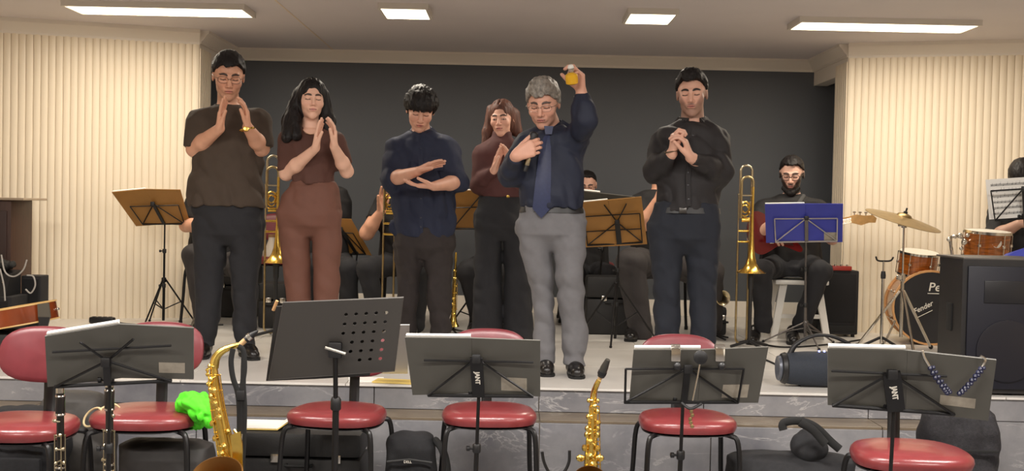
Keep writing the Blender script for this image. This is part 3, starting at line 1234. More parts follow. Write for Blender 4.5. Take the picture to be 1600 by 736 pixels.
mat('shoe_leather', (24, 22, 22), 0.3, 0, 0.1, 30)
M_hair_b = mat('black_hair', (22, 18, 18), 0.55, 0, 0.3, 60, 0.5, 200, stretch=(1, 1, 0.25), spec=0.3)
M_hair_g = mat('grey_hair', (128, 122, 114), 0.5, 0, 0.45, 55, 0.35, 220)
M_hair_r = mat('auburn_hair', (88, 50, 36), 0.6, 0, 0.35, 50, 0.35, 220, stretch=(1, 1, 0.25))
M_brown_tee = mat('olive_brown_cotton', (68, 56, 46), 0.85, 0, 0.05, 20, 0.2, 500)
M_brown_knit = mat('chocolate_knit', (78, 47, 38), 0.8, 0, 0.06, 20, 0.25, 500)
M_brown_pant = mat('mocha_trousers', (100, 63, 50), 0.75, 0, 0.05, 20, 0.2, 500)
M_navy = mat('navy_cotton', (28, 36, 60), 0.75, 0, 0.05, 20, 0.2, 500)
M_navy2 = mat('deep_navy_shirt', (23, 30, 50), 0.7, 0, 0.05, 20, 0.2, 500)
M_tie = mat('navy_tie', (42, 50, 82), 0.5, 0, 0.1, 60)
M_maroon = mat('maroon_knit', (78, 42, 40), 0.8, 0, 0.06, 20, 0.25, 500)
M_blackc = mat('black_cotton', (30, 29, 31), 0.8, 0, 0.08, 20, 0.2, 500)
M_blackp = mat('black_trouser_cloth', (32, 32, 36), 0.85, 0, 0.06, 20, 0.2, 500)
M_darkjean = mat('dark_brown_jeans', (48, 42, 42), 0.85, 0, 0.1, 30, 0.25, 500)
M_navyp = mat('blue_black_trousers', (30, 34, 44), 0.85, 0, 0.06, 20, 0.2, 500)
M_greyp = mat('grey_trousers', (106, 105, 108), 0.8, 0, 0.05, 30, 0.2, 500)
M_blacks = mat('black_shirt_cloth', (34, 31, 33), 0.7, 0, 0.06, 20, 0.2, 500)
M_goldw = mat('gold_metal', (214, 176, 92), 0.25, 1.0)
M_btn = mat('dark_button', (52, 52, 60), 0.3)

# ---- the man in the olive brown tee
HF = lambda tip, n, side, **k: dict(tip=tip, n=n, side=side, **k)
p1 = person('standing man in an olive brown tee and black trousers, wearing glasses, clapping', 7.25,
    head=dict(p=(357, 120, -0.03), s=1.16, yaw=3, pitch=18, roll=1),
    neck=((357, 166, 0.02),),
    torso=[(163, 337, 378, 0.06), (169, 326, 388, 0.085), (176, 312, 401, 0.10), (188, 303, 411, 0.12), (205, 302, 411, 0.135), (240, 303, 410, 0.14), (280, 301, 409, 0.14), (305, 298, 411, 0.14), (322, 298, 413, 0.14)],
    arms=[dict(sh=(310, 190, 0), el=(303, 233, -0.03), wr=(343, 201, -0.24), r=(0.056, 0.045, 0.042, 0.031), end=('upper', 0.95), sl=0.016,
               hand=HF((350, 155, -0.28), (1, -0.15, 0), 1, curl=0.06, spread=0.10, thumb=(0.85, 0.3, 0.3))),
          dict(sh=(403, 188, 0), el=(409, 232, -0.03), wr=(387, 199, -0.24), r=(0.056, 0.045, 0.042, 0.031), end=('upper', 0.95), sl=0.016,
               hand=HF((383, 156, -0.29), (-1, -0.45, 0), -1, curl=0.30, spread=0.25, thumb=(0.85, 0.3, 0.3)))],
    pelvis=[(312, 306, 405, 0.115), (330, 302, 410), (350, 301, 411), (366, 306, 406), (384, 330, 382)],
    legs=[[(345, 302, 358), (370, 301, 357), (400, 303, 352), (430, 303, 348), (470, 304, 346), (500, 303, 343), (525, 304, 338), (534, 306, 336)],
          [(345, 354, 410), (370, 355, 411), (400, 360, 408), (430, 362, 404), (470, 364, 402), (500, 364, 400), (525, 366, 398), (532, 368, 398)]],
    shoes=[((320, 540, 0.02), (313, 550, -0.24)), ((383, 540, 0.02), (398, 550, -0.23))],
    shirt=M_brown_tee, pants=M_blackp, shirt_name='tee_shirt', shirt_amp=0.006, pant_amp=0.007,
    hair=dict(style='short', mat=M_hair_b, vol=0.020, line=0.072, amp=0.004),
    face=dict(beard=0.16, beardc=(0.20, 0.10, 0.08), moustache=0.15), neck_r=0.060)
glasses(p1, mat('dark_frame', (36, 30, 28), 0.3), w=0.025, h=0.017)
w1 = P(386, 202, 7.25 - 0.235)
MB().tube(arc(w1, 0.040, 0, 2 * math.pi, 20, (1, 0.1, 0.25), (0, 1, 0))[:-1], 0.006, closed=True, cap=False).build('watch_band', M_goldw, p1['root'])
MB().lathe([(0.017, 0), (0.018, 0.004), (0.016, 0.009), (0.012, 0.010)], w1 + Vector((0.004, -0.039, 0)), (0.1, -1, 0.1), 20).build('watch_case', M_goldw, p1['root'])
J = p1['J']
MB().tube([J((357 + 26 * math.cos(a), 176 - 9 * math.sin(a) , -0.075 * max(0, -math.sin(a)) + 0.0)) for a in [math.pi + i * math.pi / 10 for i in range(11)]], 0.0035).build('neckband', M_brown_tee, p1['root'])

# ---- the woman with long black hair
p2 = person('standing woman with long black hair in a chocolate top and mocha trousers, clapping', 7.0,
    head=dict(p=(487, 157, -0.02), s=0.98, yaw=6, pitch=2, roll=1),
    neck=((485, 205, 0.01),), neck_r=0.047,
    torso=[(197, 468, 502, 0.05), (203, 456, 515, 0.08), (210, 447, 525, 0.095), (222, 444, 527, 0.11), (240, 446, 525, 0.12), (258, 452, 522, 0.118), (275, 456, 522, 0.105), (287, 456, 523, 0.104)],
    arms=[dict(sh=(450, 222, 0), el=(447, 272, -0.03), wr=(493, 232, -0.22), r=(0.044, 0.037, 0.035, 0.025), end=('upper', 0.90), sl=0.010,
               hand=HF((500, 194, -0.25), (1, -0.2, 0), 1, curl=0.06, spread=0.10, thumb=(0.85, 0.3, 0.3), sc=0.95)),
          dict(sh=(523, 220, 0), el=(542, 268, -0.03), wr=(522, 229, -0.22), r=(0.044, 0.037, 0.035, 0.025), end=('upper', 0.80), sl=0.010,
               hand=HF((521, 194, -0.25), (-1, -0.5, 0), -1, curl=0.28, spread=0.3, thumb=(0.85, 0.3, 0.3), sc=0.95))],
    pelvis=[(282, 455, 524, 0.108), (292, 451, 528), (310, 442, 531), (335, 435, 533), (352, 438, 531), (370, 460, 510)],
    legs=[[(330, 434, 487), (350, 434, 486), (380, 436, 485), (420, 442, 485), (470, 446, 486), (520, 444, 488), (553, 442, 490)],
          [(330, 482, 534), (350, 484, 534), (380, 487, 534), (420, 489, 530), (470, 490, 528), (520, 489, 532), (553, 488, 534)]],
    shoes=[((466, 555, 0.02), (462, 562, -0.20)), ((510, 555, 0.02), (514, 562, -0.20))],
    shirt=M_brown_knit, pants=M_brown_pant, shirt_name='knit_top', female=True, scoop=(486, 199, -0.09, (0.062, 0.075, 0.042)), skin=(0.74, 0.44, 0.32),
    hair=dict(style='long', mat=M_hair_b, vol=0.012, amp=0.004, open=0.055,
              strands=[((470, 148, 0.03), (456, 190, 0.0), 0.050, 0.055), ((456, 190, 0.0), (447, 215, -0.09), 0.055, 0.030), ((461, 180, -0.03), (463, 212, -0.11), 0.04, 0.030),
                       ((503, 150, 0.03), (512, 190, 0.02), 0.045, 0.045), ((512, 190, 0.02), (516, 212, -0.02), 0.045, 0.03)]),
    face=dict(lip=(0.58, 0.20, 0.18)))
J = p2['J']
MB().tube(smooth_path([J((468, 196, -0.02)), J((476, 206, -0.08)), J((486, 210, -0.10)), J((496, 206, -0.08)), J((503, 197, -0.02))]), 0.0012, 5).build('necklace', M_goldw, p2['root'])

# ---- the man with the fringe in the navy shirt
t3 = [(205, 639, 680, 0.055), (211, 630, 690, 0.085), (219, 616, 703, 0.10), (232, 612, 708, 0.12), (260, 614, 707, 0.13), (300, 613, 709, 0.13), (340, 612, 710, 0.13), (362, 610, 711, 0.13), (370, 614, 708, 0.128)]
p3 = person('standing man with a black fringe, head bowed, navy rolled-sleeve shirt, hands apart', 7.84,
    head=dict(p=(657, 172, -0.06), s=1.12, yaw=2, pitch=27, roll=4),
    neck=((659, 211, 0.03),),
    torso=t3,
    arms=[dict(sh=(621, 234, 0), el=(609, 281, -0.04), wr=(652, 268, -0.26), r=(0.055, 0.046, 0.041, 0.030), end=('fore', 0.18), sl=0.016,
               hand=HF((680, 256, -0.28), (0.3, -0.5, -1), 1, curl=0.12, spread=0.08, thumb=(0.75, 0.35, 0.4))),
          dict(sh=(698, 234, 0), el=(716, 284, -0.04), wr=(678, 291, -0.27), r=(0.055, 0.046, 0.041, 0.030), end=('fore', 0.18), sl=0.016,
               hand=HF((652, 290, -0.29), (-0.1, -0.1, 1), 1, curl=0.22, spread=0.08, thumb=(0.7, 0.45, 0.4)))],
    pelvis=[(355, 616, 706), (372, 615, 708), (385, 616, 708), (405, 640, 684)],
    legs=[[(372, 615, 663), (400, 617, 660), (430, 620, 658), (460, 620, 655), (490, 622, 652), (510, 624, 650), (531, 625, 648)],
          [(372, 660, 709), (400, 664, 708), (430, 666, 707), (460, 668, 705), (490, 670, 704), (510, 672, 703), (532, 674, 702)]],
    shoes=[((636, 535, 0.02), (632, 545, -0.24)), ((690, 535, 0.02), (694, 545, -0.24))],
    shirt=M_navy, pants=M_darkjean, shirt_amp=0.007, pant_amp=0.008,
    hair=dict(style='short', mat=M_hair_b, vol=0.030, line=0.036, mop=True, amp=0.006, ragged=0.016, temple=0.015),
    face=dict(), skin=(0.70, 0.38, 0.27))
collar(p3, M_navy, 0.35)
placket(p3, M_navy, M_btn, [(659, 225), (660, 260), (660, 300), (660, 340), (660, 366)], p3['tl'])
MB().slab([front_of(p3['tl'], p3['J'](q), 0.0) for q in ((672, 246), (694, 246), (694, 268), (672, 268))], 0.004, toward=(0, -1, 0)).build('pocket', M_navy, p3['root'])

# ---- the woman with auburn hair behind the microphone
p4 = person('standing woman with auburn hair in a maroon turtleneck and wide black trousers', 8.05,
    head=dict(p=(784, 186, 0), s=1.0, yaw=-12, pitch=8, roll=-3),
    neck=((785, 226, 0.01),), neck_r=0.047,
    torso=[(205, 772, 799, 0.052), (214, 769, 801, 0.06), (222, 760, 808, 0.085), (230, 748, 818, 0.095), (242, 746, 820, 0.11), (265, 749, 817, 0.12), (290, 752, 815, 0.11), (308, 750, 818, 0.11)],
    arms=[dict(sh=(753, 243, 0), el=(747, 288, -0.02), wr=(772, 266, -0.18), r=(0.044, 0.040, 0.034, 0.025), end=('fore', 0.95), sl=0.012,
               hand=HF((783, 232, -0.20), (1, -0.5, 0), 1, curl=0.12, spread=0.15, thumb=(0.7, 0.5, 0.3), sc=0.95)),
          dict(sh=(814, 243, 0), el=(822, 290, -0.02), wr=(800, 262, -0.18), r=(0.044, 0.040, 0.034, 0.025), end=('fore', 0.95), sl=0.012,
               hand=HF((791, 236, -0.20), (-1, -0.5, 0), -1, curl=0.2, spread=0.1, thumb=(0.7, 0.5, 0.3), sc=0.95))],
    pelvis=[(298, 752, 816), (312, 748, 820), (335, 742, 826), (355, 741, 827), (375, 760, 810)],
    legs=[[(345, 741, 786), (380, 742, 784), (420, 741, 784), (470, 739, 785), (510, 737, 786), (535, 735, 787)],
          [(345, 782, 828), (380, 786, 828), (420, 787, 829), (470, 787, 831), (510, 787, 833), (535, 787, 834)]],
    shoes=[((760, 538, 0.0), (756, 542, -0.20)), ((808, 538, 0.0), (812, 542, -0.20))],
    shirt=M_maroon, pants=M_blackp, shirt_name='turtleneck', female=True, collar='turtle', skin=(0.74, 0.42, 0.31),
    hair=dict(style='long', mat=M_hair_r, vol=0.006, amp=0.004, open=0.062,
              strands=[((768, 172, 0.06), (762, 206, 0.05), 0.035, 0.035), ((762, 206, 0.05), (757, 226, 0.02), 0.035, 0.022), ((803, 178, 0.06), (807, 205, 0.06), 0.04, 0.04)]),
    face=dict(open=True, lip=(0.60, 0.18, 0.16)))
MB().box(front_of(p4['pl'], p4['J']((794, 307)), 0.004), (0.022, 0.008, 0.018), bev=0.003).build('waist_button', M_goldw, p4['root'])

# ---- the man with the microphone holding up a bottle
t5 = [(198, 842, 880, 0.06), (205, 832, 890, 0.09), (212, 818, 903, 0.11), (224, 812, 910, 0.13), (245, 810, 913, 0.14), (275, 812, 914, 0.145), (305, 812, 914, 0.15), (317, 812, 912, 0.142), (325, 814, 910, 0.136)]
p5 = person('grey-haired man with glasses and navy tie, microphone at his chin, bottle raised', 6.8,
    head=dict(p=(849, 163, -0.05), s=1.12, yaw=-10, pitch=20, roll=-2),
    neck=((861, 205, 0.03),), neck_r=0.060,
    torso=t5,
    arms=[dict(sh=(823, 229, 0), el=(797, 273, -0.08), wr=(806, 243, -0.29), r=(0.058, 0.052, 0.044, 0.031), end=('fore', 0.92), sl=0.014,
               hand=dict(f=(0.86, -0.02, 0.40), n=(0.1, 1, 0), side=-1, spread=0.02, thumb=(0.75, 0.45, 0.35), curls=[0.62, 0.66, 0.70, 0.75], sc=1.1)),
          dict(sh=(899, 222, 0), el=(915, 189, -0.22), wr=(908, 143, -0.20), r=(0.060, 0.052, 0.044, 0.031), end=('fore', 0.93), sl=0.014, k=0.05,
               hand=dict(f=(-0.12, -0.2, 1), n=(-0.85, -0.4, 0), side=1, spread=0.05, thumb=(0.6, 0.25, 0.75), curls=[0.75, 0.8, 0.9, 1.0], sc=1.1))],
    pelvis=[(318, 816, 908), (332, 812, 912), (350, 806, 915), (366, 808, 914), (392, 840, 880)],
    legs=[[(345, 806, 862), (370, 808, 862), (400, 815, 863), (430, 823, 863), (460, 830, 864), (500, 834, 866), (530, 834, 868), (545, 836, 868), (552, 838, 867)],
          [(345, 856, 915, 0, 0.0), (370, 860, 914, 0, -0.02), (400, 864, 911, 0, -0.05), (430, 868, 911, 0, -0.08), (460, 871, 913, 0, -0.06), (500, 875, 914, 0, -0.04), (530, 876, 915, 0, -0.04), (545, 877, 914, 0, -0.04), (554, 880, 912, 0, -0.04)]],
    shoes=[((850, 560, 0.02), (856, 570, -0.20)), ((897, 560, -0.03), (903, 580, -0.26))],
    shirt=M_navy2, pants=M_greyp, shirt_amp=0.007, pant_amp=0.008,
    hair=dict(style='short', mat=M_hair_g, vol=0.022, line=0.062, quiff=0.014, amp=0.005, ragged=0.006),
    face=dict(moustache=0.5, beardc=(0.09, 0.06, 0.05), brow=(0.05, 0.035, 0.03)), skin=(0.66, 0.35, 0.25))
glasses(p5, mat('silver_frame', (150, 146, 140), 0.25, 0.9), w=0.026, h=0.016, half=True)
collar(p5, M_navy2, 0.28)
tp = [(856, 211), (853, 222), (850, 250), (848, 280), (846, 310), (845, 326)]
wd = [0.020, 0.024, 0.036, 0.043, 0.048, 0.050]
tq = [front_of(p5['tl'], p5['J'](q), 0.010) for q in tp]
tm = MB()
tip = tq[-1] + Vector((0, 0.0, -0.055))
vs, fs = [], []
for q, w_ in zip(tq, wd):
    vs += [q + Vector((-w_, 0.006, 0)), q + Vector((0, -0.007, 0)), q + Vector((w_, 0.006, 0)), q + Vector((0, 0.008, 0))]
n_ = len(tq)
for i in range(n_ - 1):
    for k in range(4):
        fs.append((i * 4 + k, i * 4 + (k + 1) % 4, i * 4 + 4 + (k + 1) % 4, i * 4 + 4 + k))
vs.append(tip)
e_ = (n_ - 1) * 4
fs += [(e_ + k, e_ + (k + 1) % 4, n_ * 4) for k in range(4)] + [(0, 1, 2, 3)]
tm.add(vs, fs)
tie = tm.build('tie', M_tie, p5['root'], True)
kq = tq[0] + Vector((0, -0.012, 0.02))
MB().prism([kq + Vector((-0.026, 0, 0.022)), kq + Vector((0.026, 0, 0.022)), kq + Vector((0.018, 0, -0.024)), kq + Vector((-0.018, 0, -0.024))], (0, -0.016, 0)).build('tie_knot', M_tie, tie, False)
band(p5, p5['pl'], p5['J']((860, 328))[2], 0.030, M_black, 'belt', 0.004)
c5 = p5['J']((908, 152, -0.20))
MB().lathe([(0.036, 0), (0.040, 0.004), (0.040, 0.026), (0.034, 0.028)], c5 - Vector((0, 0, 0.02)), (0, 0, 1), 20).build('shirt_cuff', M_white, p5['root'])

# ---- the man in the black shirt on the right
t6 = [(188, 1062, 1102, 0.06), (195, 1052, 1112, 0.09), (203, 1038, 1124, 0.11), (215, 1030, 1131, 0.13), (240, 1031, 1131, 0.145), (270, 1030, 1128, 0.14), (300, 1026, 1124, 0.135), (320, 1024, 1124, 0.135), (329, 1026, 1122, 0.13)]
p6 = person('standing man in a long-sleeved black shirt with a trimmed beard, hands clasped', 7.17,
    head=dict(p=(1081, 148, -0.03), s=1.12, yaw=-3, pitch=8, roll=-3),
    neck=((1082, 194, 0.02),), neck_r=0.064,
    torso=t6,
    arms=[dict(sh=(1042, 218, 0), el=(1022, 266, -0.05), wr=(1050, 240, -0.24), r=(0.064, 0.058, 0.048, 0.032), end=('fore', 0.97), sl=0.012,
               hand=dict(f=(0.0, -0.12, 1), n=(1, -0.1, 0), side=1, curl=0.95, spread=0.02, thumb=(0.85, 0.3, 0.5), sc=1.1)),
          dict(sh=(1119, 217, 0), el=(1126, 270, -0.05), wr=(1079, 246, -0.27), r=(0.064, 0.060, 0.050, 0.032), end=('fore', 0.95), sl=0.012,
               hand=HF((1066, 206, -0.30), (-1, 0.15, 0.1), -1, curl=0.72, spread=0.02, thumb=(0.85, 0.25, 0.45), sc=1.1))],
    pelvis=[(318, 1026, 1122), (334, 1022, 1124), (355, 1014, 1126), (372, 1016, 1125), (398, 1050, 1090)],
    legs=[[(350, 1012, 1072), (380, 1012, 1070), (410, 1016, 1066), (440, 1020, 1064), (480, 1022, 1062), (520, 1022, 1062), (549, 1024, 1060)],
          [(350, 1066, 1127), (380, 1069, 1127), (410, 1072, 1124), (440, 1075, 1120), (480, 1077, 1118), (520, 1077, 1117), (549, 1079, 1115)]],
    shoes=[((1042, 560, 0.02), (1036, 568, -0.25)), ((1096, 560, 0.02), (1102, 568, -0.25))],
    shirt=M_blacks, pants=M_navyp, shirt_amp=0.007, pant_amp=0.008,
    hair=dict(style='short', mat=M_hair_b, vol=0.024, line=0.080, quiff=0.008, amp=0.005),
    face=dict(beard=0.5, beardc=(0.06, 0.035, 0.03), moustache=0.8, browd=1.0, brow=(0.012, 0.008, 0.008)), skin=(0.72, 0.41, 0.30))
collar(p6, M_blacks, 0.42)
placket(p6, M_blacks, M_btn, [(1080, 203), (1073, 245), (1070, 280), (1071, 322)], p6['tl'])
band(p6, p6['pl'], p6['J']((1070, 329))[2], 0.034, M_black, 'belt', 0.006)
MB().box(front_of(p6['pl'], p6['J']((1062, 329)), 0.010), (0.045, 0.006, 0.034), bev=0.003).build('belt_buckle', mat('dark_steel', (90, 88, 86), 0.3, 1.0), p6['root'])
w6 = p6['J']((1050, 236, -0.24))
MB().tube(arc(w6, 0.042, 0, 2 * math.pi, 20, (1, 0, 0.2), (0, 1, 0.1))[:-1], 0.004, closed=True, cap=False).build('bracelet', mat('brown_leather', (92, 74, 52), 0.7), p6['root'])

# ------------------------------------------------------------------ chairs
def rounded_pad(cx, cy, rx, ry, z0, z1, n=3.0, k=40, taper=0.0, dome=0.012):
    """upholstered pad: superellipse outline with rolled edge"""
    m = MB()
    rings = [(0.86, z0), (0.97, z0 + 0.006), (1.0, z0 + (z1 - z0) * 0.45), (0.985, z0 + (z1 - z0) * 0.72), (0.93, z1 - 0.004), (0.8, z1 + dome * 0.3), (0.5, z1 + dome * 0.8), (0.02, z1 + dome)]
    vs = []
    for (s_, z) in rings:
        for i in range(k):
            a = 2 * math.pi * i / k
            c, t = math.cos(a), math.sin(a)
            e = (abs(c) ** n + abs(t) ** n) ** (-1 / n)
            y = t * e * ry * s_
            x = c * e * rx * s_ * (1 - taper * (y / ry))
            vs.append((cx + x, cy + y, z))
    fs = [(r * k + i, r * k + (i + 1) % k, (r + 1) * k + (i + 1) % k, (r + 1) * k + i) for r in range(len(rings) - 1) for i in range(k)]
    fs += [tuple(range(k))[::-1], tuple(range((len(rings) - 1) * k, len(rings) * k))]
    return m.add(vs, fs)


def chair_at_origin(label, group):
    t = empty('padded_chair', (0, 0, 0), label, 'chair', group)
    rounded_pad(0, 0, 0.212, 0.205, 0.424, 0.482, 2.7, taper=0.06).build('seat', M_vinyl, t)
    rounded_pad(0, 0, 0.200, 0.193, 0.411, 0.425, 2.7, taper=0.06, dome=0.0).build('seat_pan', M_black, t)
    # backrest: pad standing up, slightly curved and leaning back
    b = rounded_pad(0, 0, 0.185, 0.112, 0, 0.035, 2.8, dome=0.008)
    vs = []
    for (x, y, z) in b.v:
        bend = 0.20 * x * x / 0.2 * 0.9
        vs.append((x, 0.235 - z + y * 0.16 - bend, 0.705 + y))
    b.v = vs
    b.build('backrest', M_vinyl2, t)
    # flat steel upright
    MB().tube([(0, 0.10, 0.417), (0, 0.20, 0.412), (0, 0.235, 0.45), (0, 0.245, 0.62), (0, 0.255, 0.77)], 0.024, 10, flat=((0, 1, 0), 0.35)).build('back_post', M_blackm, t)
    for sx in (-1, 1):
        for sy in (-1, 1):
            pts = smooth_path([(sx * 0.10, sy * 0.09, 0.420), (sx * 0.165, sy * 0.145, 0.417), (sx * 0.195, sy * 0.17, 0.385), (sx * 0.205, sy * 0.185, 0.2), (sx * 0.218, sy * 0.20, 0.012)], 5)
            lg = MB().tube(pts, 0.0115, 8).build('leg', M_blackm, t)
            MB().lathe([(0.0135, 0), (0.0145, 0.02), (0.0125, 0.028)], (sx * 0.218, sy * 0.20, 0.0), n=10).build('foot_cap', M_rubber, lg)
    return t


def place(o, px, py, Y, z=0.0, rz=0.0, label=None, sc=None):
    """seat centre seen at the pixel when the chair stands at depth Y"""
    w_ = P(px, py, Y)
    o.location = (w_.x, Y, z)
    o.rotation_euler = (0, 0, math.radians(rz))
    if sc:
        o.scale = (sc, sc, sc)
    if label:
        o['label'] = label
    return o


G1 = 'burgundy chairs in front of the stage'
ch = chair_at_origin('burgundy padded chair cut off by the edge of the photo, clarinet before its seat', G1)
protoc = ch
specs = [(32, 690, 4.72, -4, None), (230, 672, 5.00, 3, 'burgundy padded chair with the bright green cloth beside its seat'),
         (529, 648, 5.24, -9, 'burgundy padded chair behind the perforated black desk'), (764, 646, 5.32, 4, 'burgundy padded chair between the grey backpack and the U-shaped stand'),
         (1072, 660, 5.25, 3, 'burgundy padded chair behind the stand with the small clipped lights'), (1421, 704, 4.52, -4, 'burgundy padded chair nearest the tall black bag')]
clones = [clone(protoc) for _ in specs[1:]]
for o, (px, py, Y, rz, lb) in zip([protoc] + clones, specs):
    place(o, px, py, Y, 0, rz, lb, 1.04 if Y < 5.1 else None)


# ------------------------------------------------------------------ music stands and folders
def lerp(a, b, t):
    return a + (b - a) * t


def desk(TL, TR, BR, BL):
    n = (TR - TL).cross(BL - TL).normalized()
    if n.y > 0:
        n = -n

    def D(u, v, off=0.0):
        return lerp(lerp(TL, TR, u), lerp(BL, BR, u), v) + n * off
    return D, n


def tripod(t, base, zc, floor, m, r=0.27, rot0=0.4, rod=0.0062, fold=0.12):
    """three legs hanging from a sliding collar, each with a brace"""
    b = Vector(base)
    for k in range(3):
        a = rot0 + k * 2 * math.pi / 3
        e = Vector((math.cos(a), math.sin(a), 0))
        top = Vector((b.x, b.y, floor + zc)) + e * 0.014
        foot = Vector((b.x, b.y, floor + 0.008)) + e * r
        lg = MB().tube([top, foot], rod * 1.15, 6, flat=((0, 0, 1), 0.9)).build('leg', m, t)
        mid = lerp(top, foot, 0.5)
        MB().tube([Vector((b.x, b.y, floor + fold)) + e * 0.012, mid], rod * 0.8, 6).build('brace', m, lg)
        MB().ball(foot, 0.011, 8).build('foot_cap', M_rubber, lg)
    MB().lathe([(0.016, 0), (0.018, 0.006), (0.018, 0.03), (0.014, 0.036)], (b.x, b.y, floor + zc - 0.02), n=12).build('collar', m, t)


def wire_stand(label, quad, Yt, Yb, pole_px, floor, group=None, m=None, frame_u=(0.06, 0.94), bars=((0.32,),), hub=(0.5, 0.33), diag=True, logo=None,
               legs=True, rot0=0.5, zc=0.42, side_bars=False, off=0.012, top_prongs=False, plate=None, tri_r=0.27, m2=None, name='music_stand'):
    """folding music stand; quad = pixels of the desk corners TL, TR, BR, BL"""
    m = m or M_blackm
    m2 = m2 or m
    TL, TR = P(*quad[0], Yt), P(*quad[1], Yt)
    BR, BL = P(*quad[2], Yb), P(*quad[3], Yb)
    D, n = desk(TL, TR, BR, BL)
    bx = P(pole_px, 500, Yb).x
    bc = D(0.5, 1.0)
    base = Vector((bx, Yb + 0.02, floor))
    t = empty(name, base, label, 'music stand', group)
    u0, u1 = frame_u
    r = 0.0042
    h = D(hub[0], hub[1], off + 0.004)
    fr = MB()
    fr.tube([D(u0, 1.0, off * 0.5), D(u1, 1.0, off * 0.5)], r * 1.6, 6)
    for v in bars[0]:
        fr.tube([D(u0, v, off), D(u1, v, off)], r, 6)
    if side_bars:
        fr.tube([D(u0, bars[0][0], off), D(u0, 1.0, off)], r, 6)
        fr.tube([D(u1, bars[0][0], off), D(u1, 1.0, off)], r, 6)
    fr.build('desk_frame', m2, t)
    if diag:
        for u in (u0, u1):
            MB().tube([h, D(u, 0.99, off)], r * 1.05, 6).build('desk_arm', m2, t)
    if top_prongs:
        for u in (hub[0] - 0.18, hub[0] + 0.18):
            MB().tube([h, D(u, 0.1, off + 0.004)], r, 6).build('desk_arm', m2, t)
    # centre plate of the desk and the pole
    top = D(hub[0], hub[1] - 0.03, off + 0.006)
    bot = Vector((D(hub[0], 1.0).x, D(hub[0], 1.0, off).y, D(hub[0], 1.0).z))
    pw = plate or 0.011
    ax_ = (bot - top).normalized()
    sx = ax_.cross(n).normalized()
    pl_ = MB().slab([top - sx * pw, top + sx * pw, bot + sx * pw, bot - sx * pw], 0.010, toward=n).build('centre_plate', m, t, False)
    MB().box(top + n * 0.012, (0.030, 0.022, 0.030), bev=0.005).build('hub', M_black, t)
    pt = Vector((bot.x, Yb + 0.005, bot.z + 0.01))
    base2 = Vector((base.x, base.y, floor))
    if legs:
        j = lerp(pt, base2, 0.28)
        MB().tube([pt, j], 0.0062, 8).build('upper_pole', m, t)
        MB().tube([j, lerp(pt, base2, 0.62)], 0.0085, 8).build('middle_pole', m, t)
        MB().tube([lerp(pt, base2, 0.60), base2 + Vector((0, 0, 0.03))], 0.0108, 8).build('lower_pole', m, t)
        for q in (0.0, 0.28, 0.62):
            p = lerp(pt, base2, q)
            kn = MB().lathe([(0.013, -0.016), (0.015, -0.012), (0.015, 0.012), (0.012, 0.016)], p, n=10)
            kn.tube([p, p + Vector((-0.028, -0.004, 0))], 0.005, 6).lathe([(0.008, 0), (0.010, 0.002), (0.010, 0.012), (0.006, 0.014)], p + Vector((-0.024, -0.004, 0)), (-1, -0.1, 0), 10)
            kn.build('knob', M_black, t)
        tripod(t, base2, zc, floor, m, tri_r, rot0)
    if logo:
        c = lerp(top, bot, 0.5) + n * 0.0115
        text(logo, 'lettering', c, (0, 0, -1) if False else ax_, -sx if (-sx).cross(-ax_).dot(n) < 0 else -sx, 0.023, M_letter, pl_, bold=0.03)
    return t, D, n


def folder(label, quad, crease, Yt, Yb, m, name='music_folder', group=None, fold=0.02, pages=True, sticker=None, th=0.006, page_col=None, cat='folder'):
    """open folder leaning on a desk: two covers meeting at a crease, a block of pages behind"""
    TL, TR = P(*quad[0], Yt), P(*quad[1], Yt)
    BR, BL = P(*quad[2], Yb), P(*quad[3], Yb)
    CT, CB = P(*crease[0], Yt - fold), P(*crease[1], Yb - fold)
    c = (BL + BR) / 2
    t = empty(name, c, label, cat, group)
    for (a, b, e, f_) in ((TL, CT, CB, BL), (CT, TR, BR, CB)):
        MB().slab([a, b, e, f_], th, toward=(0, -1, 0)).build('cover', m, t, False)
    if pages:
        up = (TL - BL).normalized() * 0.010
        for (a, b, e, f_) in ((TL, CT, CB, BL),):
            k = [lerp(p, (a + b + e + f_) / 4, 0.03) + up for p in (a, b, e, f_)]
            MB().slab(k, 0.012, toward=(0, 1, 0)).build('pages', page_col or M_paper, t, False)
    D, n = desk(CT, TR, BR, CB)
    if sticker:
        u0, u1, v0, v1 = sticker
        MB().slab([D(u0, v0, th), D(u1, v0, th), D(u1, v1, th), D(u0, v1, th)], 0.0006, toward=n).build('sticker', M_sticker, t, False)
    return t


# front row, the desks seen from behind
wire_stand('black folding music stand with the clarinet standing at its pole', [(71, 525), (303, 512), (303, 591), (75, 603)], 3.72, 3.82, 168, 0, frame_u=(0.05, 0.85), hub=(0.42, 0.50), bars=((0.28,),), rot0=0.9, top_prongs=True)
folder('charcoal folder open on the stand nearest the clarinets, sticker on one cover', [(71, 524), (303, 511), (303, 591), (75, 603)], [(187, 505), (191, 589)], 3.74, 3.84, M_folder, sticker=(0.52, 0.88, 0.68, 0.88))
wire_stand('black music stand with white upright lettering behind the middle burgundy chair', [(634, 527), (844, 532), (843, 618), (645, 616)], 4.12, 4.22, 745, 0, frame_u=(0.12, 0.95), hub=(0.52, 0.30), bars=((0.36,),), logo='JANT', plate=0.022, rot0=0.3)
folder('charcoal folder open between the perforated desk and the grey trousers', [(633, 526), (844, 531), (844, 618), (645, 616)], [(737, 527), (739, 613)], 4.14, 4.24, M_folder, sticker=(0.42, 0.80, 0.68, 0.92))
wire_stand('black music stand carrying small silver clip lights on its desk', [(978, 545), (1166, 545), (1152, 627), (976, 627)], 4.08, 4.18, 1066, 0, frame_u=(0.0, 1.0), hub=(0.52, 0.32), bars=((0.34,),), side_bars=True, rot0=1.2)
